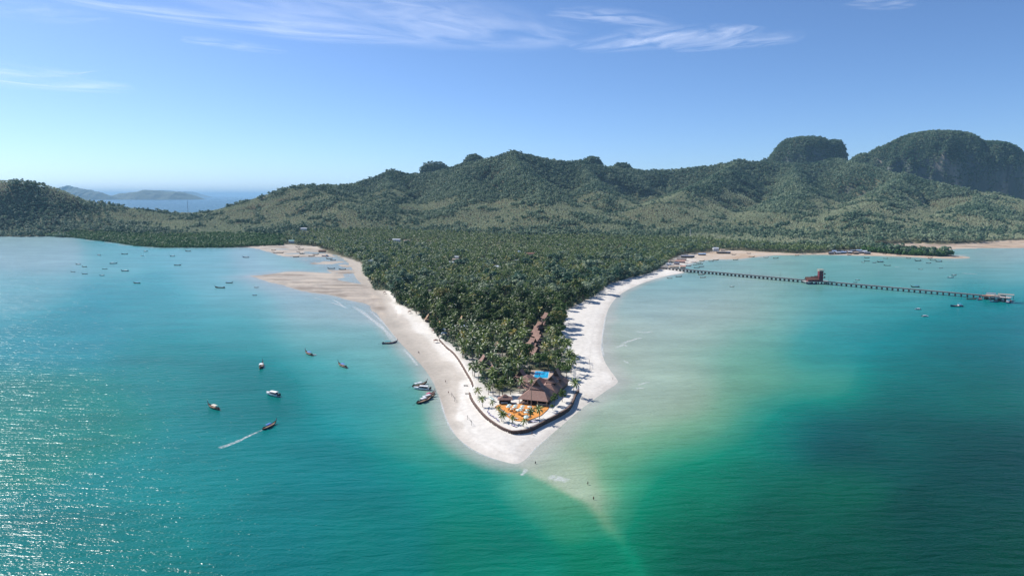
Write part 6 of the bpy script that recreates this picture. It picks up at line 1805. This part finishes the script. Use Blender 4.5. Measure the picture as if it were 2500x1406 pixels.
# beach parasols and boats drawn up near the western trees
for i, (a, b) in enumerate([(939, 717), (1000, 765), (1059, 812), (1064, 836)]):
    g = on(a, b); t = empty('beach_shelter', g, 0.3); tag(t, f'small dark beach shelter on the western sand, {ordn[i]} from the far end', 'shelter', 'beach shelters on the western sand')
    MB().hip(-1.9, 1.9, -1.5, 1.5, 2.0, 2.9, -0.1, 0.1, -0.1, 0.1, 0.1).build('roof', r_rust if i % 2 else r_brown, t)
    for x in (-1.5, 1.5):
        for y in (-1.1, 1.1): MB().bar((x, y, 0), (x, y, 1.95), 0.07, 5).build('post', dark_wood, t)

# ================================================================== FOAM
m_, nt, out = new_mat('foam')
N, L = nt.nodes, nt.links
uv = N.new('ShaderNodeUVMap'); uv.uv_map = 'across'
sp = N.new('ShaderNodeSeparateXYZ'); L.new(uv.outputs[0], sp.inputs[0])
geo = N.new('ShaderNodeNewGeometry')
t1 = N.new('ShaderNodeTexNoise'); t1.inputs['Scale'].default_value = 0.55; t1.inputs['Detail'].default_value = 7; t1.inputs['Roughness'].default_value = 0.7
L.new(geo.outputs['Position'], t1.inputs['Vector'])
def mth(op, a, b=None, cl=False):
    q = N.new('ShaderNodeMath'); q.operation = op; q.use_clamp = cl
    if hasattr(a, 'links'): L.new(a, q.inputs[0])
    else: q.inputs[0].default_value = a
    if b is not None:
        if hasattr(b, 'links'): L.new(b, q.inputs[1])
        else: q.inputs[1].default_value = b
    return q.outputs[0]
def belln(src, p):
    return mth('POWER', mth('MULTIPLY', mth('MULTIPLY', src, mth('SUBTRACT', 1.0, src)), 4.0), p)
fall = mth('MULTIPLY', belln(sp.outputs[1], 0.8), belln(sp.outputs[0], 0.35))
mr = N.new('ShaderNodeMapRange'); mr.inputs[1].default_value = 0.36; mr.inputs[2].default_value = 0.62; L.new(t1.outputs['Fac'], mr.inputs[0])
fac = mth('MULTIPLY', mth('MULTIPLY', fall, mr.outputs[0]), 0.75, True)
tr = N.new('ShaderNodeBsdfTransparent'); df = N.new('ShaderNodeBsdfDiffuse'); df.inputs['Color'].default_value = (0.78, 0.80, 0.80, 1)
mx = N.new('ShaderNodeMixShader'); L.new(fac, mx.inputs[0]); L.new(tr.outputs[0], mx.inputs[1]); L.new(df.outputs[0], mx.inputs[2]); L.new(mx.outputs[0], out.inputs['Surface'])
foam_m = m_
def foam(pts, width, label, z=0.03, name='sea_foam', taper=None, world=None):
    P = catmull(px_poly(pts), 8) if world is None else world
    T = np.gradient(P, axis=0); T /= np.linalg.norm(T, axis=1)[:, None]
    Nn = np.stack([-T[:, 1], T[:, 0]], -1)
    n = len(P); K_ = 4
    wv = (width if taper is None else np.linspace(width, taper, n)) * (0.7 + 0.5 * vnoise(np.arange(n) * 0.4, np.zeros(n), int(pts[0][0])))
    V = np.concatenate([np.c_[P + Nn * ((j / (K_ - 1) - 0.5) * wv)[:, None], np.full(n, z)] for j in range(K_)])
    UV = np.concatenate([np.c_[np.linspace(0, 1, n), np.full(n, j / (K_ - 1))] for j in range(K_)])
    id_ = np.arange(K_ * n).reshape(K_, n)
    F = np.stack([id_[:-1, :-1], id_[:-1, 1:], id_[1:, 1:], id_[1:, :-1]], -1).reshape(-1, 4)
    me = mesh_np(name, V, F, True)
    ul_ = me.uv_layers.new(name='across'); ul_.data.foreach_set('uv', UV[F.ravel()].astype(np.float32).ravel())
    return tag(link_obj(name, me, foam_m), label, 'foam', 'white foam on the water', 'stuff')
foam([(862, 748), (885, 762), (905, 778), (928, 795), (948, 815), (962, 832)], 5.5, 'white surf line along the western beach by the turquoise-canopied longtail')
foam([(905, 760), (930, 782), (950, 802), (972, 830)], 3.0, 'thin second surf line nearer the western beach', 0.04)
foam([(985, 852), (998, 866), (1010, 880), (1020, 893)], 2.6, 'short surf line curving along the western waterline')
foam([(1022, 862), (1030, 876), (1036, 892)], 1.8, 'small foam patch at the western waterline', 0.04)
foam([(1062, 925), (1072, 960), (1082, 1000), (1095, 1036), (1112, 1062)], 1.5, 'thin foam edge lapping the western sand of the point', 0.05)
foam([(1120, 1072), (1150, 1096), (1185, 1113), (1215, 1122)], 1.2, 'thin foam edge at the front of the point', 0.05)
foam([(1288, 1117), (1310, 1092), (1342, 1066)], 1.2, 'thin foam edge on the eastern side of the point', 0.05)
foam([(806, 738), (820, 742), (835, 747)], 3.5, 'small breaking wave off the sand bar, outer one')
foam([(812, 731), (828, 740), (836, 747), (846, 752)], 3.0, 'small breaking wave off the sand bar, inner one', 0.04)
foam([(765, 726), (775, 729), (788, 732)], 2.5, 'tiny breaking wave beyond the sand bar')
foam([(1552, 808), (1566, 811), (1582, 811), (1592, 809)], 3.8, 'breaking wave off the eastern beach, farthest of three')
foam([(1518, 840), (1532, 834), (1548, 829), (1566, 824)], 4.2, 'breaking wave off the eastern beach, longest of three')
foam([(1504, 848), (1514, 845), (1524, 842), (1530, 846)], 3.6, 'breaking wave off the eastern beach, nearest of three')
foam([(1522, 880), (1530, 884), (1536, 886)], 2.2, 'tiny breaker off the eastern corner of the sand')
foam([(1558, 940), (1566, 937), (1578, 934), (1586, 933)], 2.4, 'low breaker off the eastern corner, farther one')
foam([(1552, 949), (1562, 947), (1572, 948)], 2.6, 'low breaker off the eastern corner, nearer one')
foam([(1340, 1162), (1356, 1166), (1372, 1170), (1386, 1174)], 6.5, 'bright patch of churned white water on the spit')
foam([(1272, 1160), (1281, 1152), (1284, 1144)], 2.2, 'small crossing wavelet just off the point')
foam([(1471, 850), (1470, 825), (1474, 795), (1479, 768)], 2.2, 'foam line lapping the eastern sand', 0.05)
foam([(1474, 870), (1470, 855), (1468, 840)], 2.4, 'foam line on the lower eastern sand', 0.05)
foam([(535, 1094), (554, 1087), (580, 1077), (605, 1065), (625, 1056), (641, 1049)], 4.0, 'white wake trailing behind the moving longtail', taper=1.2)
foam([(2184, 651), (2190, 652), (2196, 652)], 4, 'tiny white wake in the far bay')
foam([(2348, 667), (2365, 668), (2385, 669)], 6, 'white breaker in the far bay near the right edge')

# swash: thin broken foam all along both sides of the point
tipi = int(np.argmin(np.hypot(*(coast_near - px_poly([(1262, 1131)])[0]).T)))
def swash(a, b, step, label):
    seg = coast_near[min(a, b):max(a, b)]
    c = seg.mean(0)
    T_ = np.gradient(seg, axis=0); T_ /= np.linalg.norm(T_, axis=1)[:, None]
    Nn_ = np.stack([-T_[:, 1], T_[:, 0]], -1)
    off = -1.2 + 0.8 * fbm(seg[:, 0], seg[:, 1], 18, 2, 15)
    foam([(int(c[0]), 0), (1, 1)], 1.3, label, 0.06, world=seg + Nn_ * off[:, None] * SW)
SW = -1.0 if sdf(np.array([coast_near[tipi - 20][0] - 3.0]), np.array([coast_near[tipi - 20][1]]), COAST)[0] < 0 else 1.0
for k, (a, b) in enumerate(((tipi - 64, tipi - 44), (tipi - 45, tipi - 22), (tipi - 23, tipi + 1))):
    swash(a, b, 1, f'thin broken swash line on the western shore, {ordn[k]} stretch toward the point')
for k, (a, b) in enumerate(((tipi, tipi + 22), (tipi + 21, tipi + 44), (tipi + 43, tipi + 74))):
    swash(a, b, 1, f'thin broken swash line on the eastern shore, {ordn[k]} stretch from the point')

# ================================================================== HAZE
hz_ = MB().box(-60000, 60000, -3000, 160000, -5.5, 560)
m_, nt, out = new_mat('sea_haze')
pv = nt.nodes.new('ShaderNodeVolumePrincipled')
pv.inputs['Color'].default_value = (0.45, 0.74, 1.0, 1)
pv.inputs['Density'].default_value = 2.8e-5
pv.inputs['Anisotropy'].default_value = 0.0
nt.links.new(pv.outputs[0], out.inputs['Volume'])
tag(hz_.build('haze', m_), 'thin pale blue haze over sea and island', 'haze', kind='stuff')
